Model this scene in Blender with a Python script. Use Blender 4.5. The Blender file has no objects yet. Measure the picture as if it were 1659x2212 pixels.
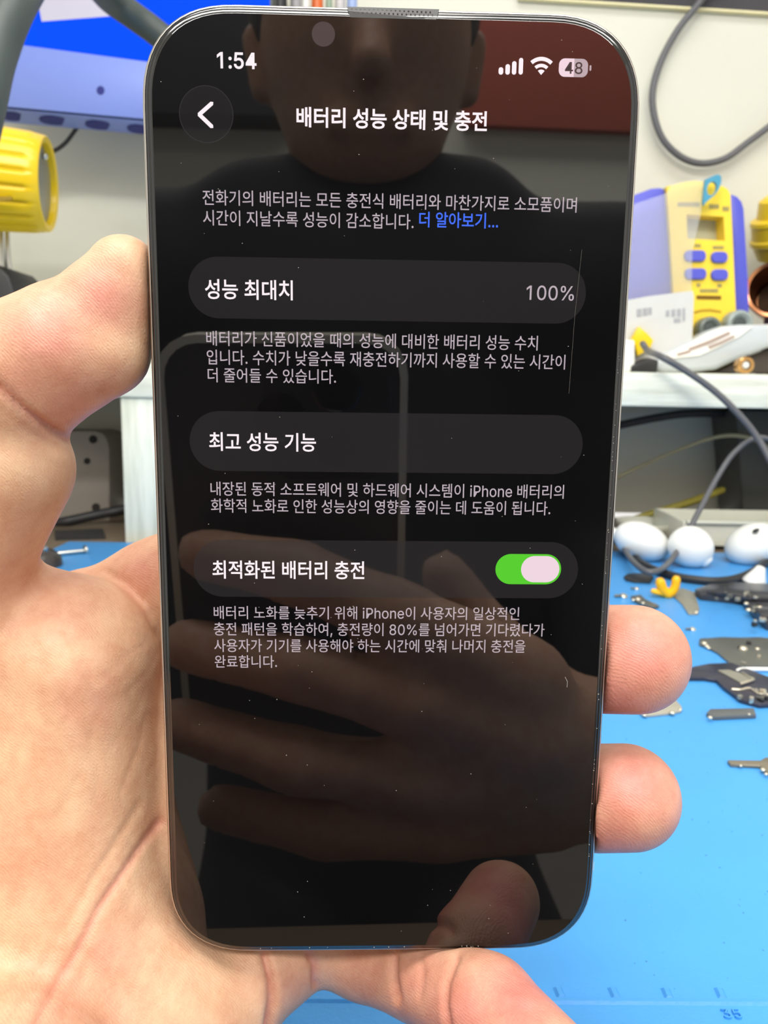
import bpy, bmesh, math, random
import numpy as np
from mathutils import Vector, Matrix

random.seed(7)
SC = bpy.context.scene
COL = SC.collection

# ------------------------------------------------------------------ camera
FPX, CX, CY = 1661.0, 829.5, 1106.0          # focal length and centre for a 1659 x 2212 frame
CAMH, PITCH, ROLL = 0.135, 8.8, 1.0
cam_data = bpy.data.cameras.new('camera')
cam = bpy.data.objects.new('camera', cam_data)
COL.objects.link(cam)
SC.camera = cam
cam_data.sensor_fit = 'HORIZONTAL'
cam_data.sensor_width = 36.0
cam_data.lens = 36.0 * FPX / 1659.0
cam_data.clip_start = 0.003
cam_data.clip_end = 30
cam_data.dof.use_dof = True
cam_data.dof.focus_distance = 0.119
cam_data.dof.aperture_fstop = 56
CAM_M = Matrix.Translation((0, 0, CAMH)) @ Matrix.Rotation(math.radians(90 - PITCH), 4, 'X') @ Matrix.Rotation(math.radians(ROLL), 4, 'Z')
cam.matrix_world = CAM_M

# ------------------------------------------------------------------ world, lamps, exposure
SC.view_settings.view_transform = 'Standard'
SC.view_settings.look = 'None'
SC.view_settings.gamma = 1.0
SC.cycles.max_bounces = 6
SC.cycles.diffuse_bounces = 3
SC.cycles.glossy_bounces = 4
SC.cycles.transmission_bounces = 2
SC.cycles.transparent_max_bounces = 6
SC.cycles.caustics_reflective = False
SC.cycles.caustics_refractive = False
SC.view_settings.use_curve_mapping = False
SC.view_settings.exposure = -0.05
world = bpy.data.worlds.new('room_ambient')
SC.world = world
world.use_nodes = True
wb = world.node_tree.nodes['Background']
wb.inputs[0].default_value = (1.0, 0.98, 0.93, 1)
wb.inputs[1].default_value = 0.95


def area(name, loc, target, sx, sy, watts, color=(1, 1, 1)):
    l = bpy.data.lights.new(name, 'AREA')
    l.shape = 'RECTANGLE'
    l.size, l.size_y = sx, sy
    l.energy = watts
    l.color = color
    o = bpy.data.objects.new(name, l)
    COL.objects.link(o)
    o.location = loc
    o.rotation_euler = (Vector(target) - Vector(loc)).to_track_quat('-Z', 'Y').to_euler()
    return o


area('ceiling_tube_light', (0.25, 0.1, 1.48), (0.25, 0.1, 0), 1.2, 0.35, 12, (1.0, 0.985, 0.95))
area('ceiling_panel_light', (0.1, -1.3, 1.46), (0.1, -1.42, 0), 2.0, 0.3, 46, (1.0, 0.985, 0.95))
area('hand_fill_light', (-0.12, -0.12, 0.92), (-0.02, 0.14, 0.1), 0.5, 0.16, 5.2, (1.0, 0.97, 0.92))  # added fill to brighten the hand and mat, no lamp stands here


# ------------------------------------------------------------------ coordinate helpers
def ray(px, py):
    d = Vector(((px - CX) / FPX, -(py - CY) / FPX, -1.0))
    return CAM_M.to_3x3() @ d


ORI = Vector((0, 0, CAMH))


def P(px, py, depth):                       # depth in metres along the optical axis
    return ORI + ray(px, py) * depth


def W(px, py, y):                           # point on the vertical plane at distance y
    r = ray(px, py)
    return ORI + r * (y / r.y)


def G(px, py, z=0.0):                       # point on the horizontal plane at height z
    r = ray(px, py)
    return ORI + r * ((z - CAMH) / r.z)


def s2l(c):
    c = c / 255.0
    return c / 12.92 if c <= 0.04045 else ((c + 0.055) / 1.055) ** 2.4


def S(r, g, b):
    return (s2l(r), s2l(g), s2l(b), 1.0)


# ------------------------------------------------------------------ materials
MATS = {}


def mat(name, col, rough=0.5, metal=0.0, var=0.06, scale=60.0, bump=0.0, bscale=400.0, spec=0.5, emit=None, estr=0.0,
        trans=0.0, alpha=1.0, coat=0.0, ior=1.5, sss=0.0):
    if name in MATS:
        return MATS[name]
    m = bpy.data.materials.new(name)
    m.use_nodes = True
    nt = m.node_tree
    b = nt.nodes['Principled BSDF']
    b.inputs['Roughness'].default_value = rough
    b.inputs['Metallic'].default_value = metal
    b.inputs['Specular IOR Level'].default_value = spec
    b.inputs['IOR'].default_value = ior
    b.inputs['Transmission Weight'].default_value = trans
    b.inputs['Alpha'].default_value = alpha
    b.inputs['Coat Weight'].default_value = coat
    if sss:
        b.inputs['Subsurface Weight'].default_value = sss
        b.inputs['Subsurface Scale'].default_value = 0.004
    tc = nt.nodes.new('ShaderNodeTexCoord')
    nz = nt.nodes.new('ShaderNodeTexNoise')
    nz.inputs['Scale'].default_value = scale
    nz.inputs['Detail'].default_value = 4
    nt.links.new(tc.outputs['Object'], nz.inputs['Vector'])
    mx = nt.nodes.new('ShaderNodeMix')
    mx.data_type = 'RGBA'
    mx.inputs[6].default_value = [min(1, c * (1 - var)) for c in col[:3]] + [1]
    mx.inputs[7].default_value = [min(1, c * (1 + var)) for c in col[:3]] + [1]
    nt.links.new(nz.outputs['Fac'], mx.inputs[0])
    nt.links.new(mx.outputs[2], b.inputs['Base Color'])
    if emit is not None:
        b.inputs['Emission Color'].default_value = emit
        b.inputs['Emission Strength'].default_value = estr
    if bump:
        n2 = nt.nodes.new('ShaderNodeTexNoise')
        n2.inputs['Scale'].default_value = bscale
        n2.inputs['Detail'].default_value = 3
        nt.links.new(tc.outputs['Object'], n2.inputs['Vector'])
        bp = nt.nodes.new('ShaderNodeBump')
        bp.inputs['Strength'].default_value = bump
        bp.inputs['Distance'].default_value = 0.001
        nt.links.new(n2.outputs['Fac'], bp.inputs['Height'])
        nt.links.new(bp.outputs['Normal'], b.inputs['Normal'])
    MATS[name] = m
    return m


def wood_mat(name, col, dark, axis):
    if name in MATS:
        return MATS[name]
    m = mat(name, col, rough=0.55, var=0.0)
    nt = m.node_tree
    b = nt.nodes['Principled BSDF']
    tc = nt.nodes.new('ShaderNodeTexCoord')
    mp = nt.nodes.new('ShaderNodeMapping')
    sc = [90, 90, 90]
    sc[axis] = 9
    mp.inputs['Scale'].default_value = sc
    n = nt.nodes.new('ShaderNodeTexNoise')
    n.inputs['Scale'].default_value = 1.6
    n.inputs['Detail'].default_value = 6
    r = nt.nodes.new('ShaderNodeValToRGB')
    r.color_ramp.elements[0].position = 0.3
    r.color_ramp.elements[0].color = dark
    r.color_ramp.elements[1].position = 0.62
    r.color_ramp.elements[1].color = col
    nt.links.new(tc.outputs['Object'], mp.inputs['Vector'])
    nt.links.new(mp.outputs['Vector'], n.inputs['Vector'])
    nt.links.new(n.outputs['Fac'], r.inputs['Fac'])
    nt.links.new(r.outputs['Color'], b.inputs['Base Color'])
    return m


# ------------------------------------------------------------------ mesh helpers
class MB:
    def __init__(self):
        self.v, self.f = [], []

    def add(self, vs, fs):
        o = len(self.v)
        self.v += [Vector(x) for x in vs]
        self.f += [tuple(i + o for i in f) for f in fs]
        return self

    def prism(self, front, back):           # two matching loops
        n = len(front)
        vs = list(front) + list(back)
        fs = [tuple(range(n)), tuple(range(2 * n - 1, n - 1, -1))]
        for i in range(n):
            j = (i + 1) % n
            fs.append((i, i + n, j + n, j))
        return self.add(vs, fs)

    def rings(self, loops, cap0=True, cap1=True):
        n = len(loops[0])
        vs = [p for l in loops for p in l]
        fs = []
        for k in range(len(loops) - 1):
            for i in range(n):
                j = (i + 1) % n
                fs.append((k * n + i, k * n + j, (k + 1) * n + j, (k + 1) * n + i))
        if cap0:
            fs.append(tuple(range(n - 1, -1, -1)))
        if cap1:
            fs.append(tuple(range((len(loops) - 1) * n, len(loops) * n)))
        return self.add(vs, fs)

    def tube(self, pts, r, seg=10, r2=None, round_end=True):
        pts = [Vector(p) for p in pts]
        n = len(pts)
        loops = []
        up = Vector((0.13, 0.21, 1)).normalized()
        prev = None
        for i, p in enumerate(pts):
            t = (pts[min(i + 1, n - 1)] - pts[max(i - 1, 0)]).normalized()
            if prev is None:
                a = t.cross(up)
                if a.length < 0.1:
                    a = t.cross(Vector((1, 0, 0)))
                a.normalize()
            else:
                a = (prev - t * prev.dot(t)).normalized()
            prev = a
            b = t.cross(a)
            rr = r if r2 is None else r + (r2 - r) * i / (n - 1)
            ring = lambda c, q: [c + (a * math.cos(2 * math.pi * k / seg) + b * math.sin(2 * math.pi * k / seg)) * q for k in range(seg)]
            if i == 0 and round_end:
                loops.append(ring(p - t * rr * 0.7, rr * 0.6))
            loops.append(ring(p, rr))
            if i == n - 1 and round_end:
                loops.append(ring(p + t * rr * 0.7, rr * 0.6))
        return self.rings(loops)

    def lathe(self, base, axis, prof, seg=24, cap0=True, cap1=True):   # prof: (along, radius)
        axis = Vector(axis).normalized()
        a = axis.cross(Vector((0, 0, 1)))
        if a.length < 0.1:
            a = axis.cross(Vector((0, 1, 0)))
        a.normalize()
        b = axis.cross(a)
        base = Vector(base)
        loops = [[base + axis * h + (a * math.cos(2 * math.pi * k / seg) + b * math.sin(2 * math.pi * k / seg)) * r for k in range(seg)] for h, r in prof]
        return self.rings(loops, cap0, cap1)

    def ellipsoid(self, c, ax, seg=20, rings=12):   # ax: three half-axis vectors
        c = Vector(c)
        ax = [Vector(a) for a in ax]
        loops = []
        for i in range(1, rings):
            th = math.pi * i / rings
            loops.append([c + ax[2] * math.cos(th) + (ax[0] * math.cos(2 * math.pi * k / seg) + ax[1] * math.sin(2 * math.pi * k / seg)) * math.sin(th) for k in range(seg)])
        return self.rings(loops)

    def box(self, c, sx, sy, sz, rot=None):
        c = Vector(c)
        R = rot or Matrix.Identity(3)
        vs = [c + R @ Vector((x * sx / 2, y * sy / 2, z * sz / 2)) for x in (-1, 1) for y in (-1, 1) for z in (-1, 1)]
        fs = [(0, 1, 3, 2), (4, 6, 7, 5), (0, 4, 5, 1), (2, 3, 7, 6), (0, 2, 6, 4), (1, 5, 7, 3)]
        return self.add(vs, fs)


ORG = {}


def origin_of(o):
    return ORG[o.name]


def build(name, mb, material, parent=None, bevel=0.0, smooth=True, bseg=2, org=None, angle=40):
    vs, fs = mb.v, mb.f
    if parent is None:
        if org is None:
            lo = Vector([min(v[i] for v in vs) for i in range(3)])
            hi = Vector([max(v[i] for v in vs) for i in range(3)])
            org = Vector(((lo.x + hi.x) / 2, (lo.y + hi.y) / 2, lo.z))
    else:
        org = origin_of(parent)
    me = bpy.data.meshes.new(name)
    me.from_pydata([tuple(Vector(v) - org) for v in vs], [], fs)
    bm = bmesh.new()
    bm.from_mesh(me)
    bmesh.ops.recalc_face_normals(bm, faces=bm.faces[:])
    if bevel:
        eds = [e for e in bm.edges if len(e.link_faces) == 2 and e.calc_face_angle(0) > math.radians(30)]
        bmesh.ops.bevel(bm, geom=eds, offset=bevel, segments=bseg, profile=0.5, affect='EDGES', clamp_overlap=True)
    bm.to_mesh(me)
    bm.free()
    if smooth:
        for p in me.polygons:
            p.use_smooth = True
        me.set_sharp_from_angle(angle=math.radians(angle))
        for p in me.polygons:                # large flat caps keep their own flat normal
            if len(p.vertices) >= 20:
                p.use_smooth = False
    if material:
        me.materials.append(material)
    o = bpy.data.objects.new(name, me)
    COL.objects.link(o)
    if parent is not None:
        o.parent = parent
    else:
        o.location = org
    ORG[o.name] = Vector(org)
    return o


def thing(name, label, cat, loc, group=None):
    o = bpy.data.objects.new(name, None)
    o.empty_display_size = 0.01
    COL.objects.link(o)
    o.location = loc
    ORG[o.name] = Vector(loc)
    tag(o, label, cat, group)
    return o


def tag(o, label, cat=None, group=None):
    o['label'] = label
    if cat:
        o['category'] = cat
    if group:
        o['group'] = group
    return o


def struct(o):
    o['kind'] = 'structure'
    return o


def spline(pts, n=10):
    pts = [Vector(p) for p in pts]
    if len(pts) < 3:
        return pts
    q = [pts[0] * 2 - pts[1]] + pts + [pts[-1] * 2 - pts[-2]]
    out = []
    for i in range(1, len(q) - 2):
        for k in range(n):
            t = k / n
            p0, p1, p2, p3 = q[i - 1], q[i], q[i + 1], q[i + 2]
            out.append(0.5 * ((2 * p1) + (p2 - p0) * t + (2 * p0 - 5 * p1 + 4 * p2 - p3) * t * t + (3 * p1 - p0 - 3 * p2 + p3) * t ** 3))
    out.append(pts[-1])
    return out


def wslab(pts, y, thick):                   # upright plate: outline seen at distance y, real thickness behind it
    f = [W(a, b, y) for a, b in pts]
    return MB().prism(f, [p + Vector((0, thick, 0)) for p in f])


def gplate(pts, z0, thick):                 # flat plate lying on the mat
    f = [G(a, b, z0) for a, b in pts]
    return MB().prism([p + Vector((0, 0, thick)) for p in f], f)


def rrect(x0, y0, x1, y1, r, n=5):
    out = []
    for cx, cy, a0 in ((x1 - r, y0 + r, -90), (x1 - r, y1 - r, 0), (x0 + r, y1 - r, 90), (x0 + r, y0 + r, 180)):
        for k in range(n + 1):
            a = math.radians(a0 + 90 * k / n)
            out.append((cx + r * math.cos(a), cy + r * math.sin(a)))
    return out


# ================================================================== STRUCTURE
YW = 0.90
M_wall = mat('white_wall_paint', S(212, 211, 198), rough=0.6, var=0.04, scale=9, bump=0.05)
M_ceil = mat('ceiling_paint', S(235, 235, 230), rough=0.8)
wall = struct(build('wall_back', MB().box((0, YW + 0.02, 0.75), 3.4, 0.04, 1.5), M_wall))
M_wallr = mat('far_wall_paint', S(232, 232, 220), rough=0.7, var=0.05, scale=4)
struct(build('wall_front', MB().box((0, -1.62, 0.4), 3.4, 0.04, 2.2), M_wallr))
struct(build('ceiling', MB().box((0, -0.35, 1.52), 3.4, 2.6, 0.04), M_ceil))
M_floor = mat('floor_vinyl', S(120, 116, 110), rough=0.5, var=0.1)
struct(build('floor', MB().box((0, -0.35, -0.72), 3.4, 2.6, 0.04), M_floor))

# the workbench under the mat
M_bench = mat('bench_laminate', S(120, 105, 88), rough=0.5, var=0.12, scale=25)
bench = thing('workbench', 'brown laminate workbench top under the blue silicone mat', 'table', (0, 0.47, -0.70))
build('table_top', MB().box((0, 0.47, -0.0165), 1.9, 0.84, 0.025), M_bench, bench, bevel=0.002)
for lx in (-0.9, 0.9):
    for ly in (0.1, 0.84):
        build('leg', MB().box((lx, ly, -0.3645), 0.05, 0.05, 0.671), M_bench, bench, bevel=0.003)

# ================================================================== MAT
mat_far = G(200, 1170).y
M_mat = mat('blue_silicone', S(72, 156, 228), rough=0.42, var=0.05, scale=30, bump=0.16, bscale=900)
sm = thing('silicone_mat', 'bright blue silicone repair mat covering the workbench', 'mat', (0, 0.3, -0.004))
x0m, x1m, y0m = -0.28, 0.52, 0.075
mbm = MB().box(((x0m + x1m) / 2, (y0m + mat_far) / 2, -0.002), x1m - x0m, mat_far - y0m, 0.004)
build('pad', mbm, M_mat, sm, bevel=0.0012)
# raised ruler line with tick marks and figures
p0, p1 = G(640, 2159), G(1700, 2166)
dirr = (p1 - p0).normalized()
prp = Vector((-dirr.y, dirr.x, 0))
w = 0.0005
mbl = MB()
a, b = p0 - dirr * 0.05, p1 + dirr * 0.03
mbl.prism([a - prp * w + Vector((0, 0, .0006)), b - prp * w + Vector((0, 0, .0006)), b + prp * w + Vector((0, 0, .0006)), a + prp * w + Vector((0, 0, .0006))],
          [a - prp * w * 2, b - prp * w * 2, b + prp * w * 2, a + prp * w * 2])
build('ruler_line', mbl, M_mat, sm)
for tx, ty in ((748, 2132), (1209, 2146), (1327, 2147), (1442, 2148), (1557, 2148)):
    q0, q1 = G(tx - 4, ty - 9), G(tx + 4, ty + 9)
    d = (q1 - q0).normalized()
    n = Vector((-d.y, d.x, 0))
    mt = MB()
    h = Vector((0, 0, .0007))
    mt.prism([q0 - n * w + h, q1 - n * w + h, q1 + n * w + h, q0 + n * w + h], [q0 - n * w * 2.2 - d * w, q1 - n * w * 2.2 + d * w, q1 + n * w * 2.2 + d * w, q0 + n * w * 2.2 - d * w])
    build('ruler_tick', mt, M_mat, sm)


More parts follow.
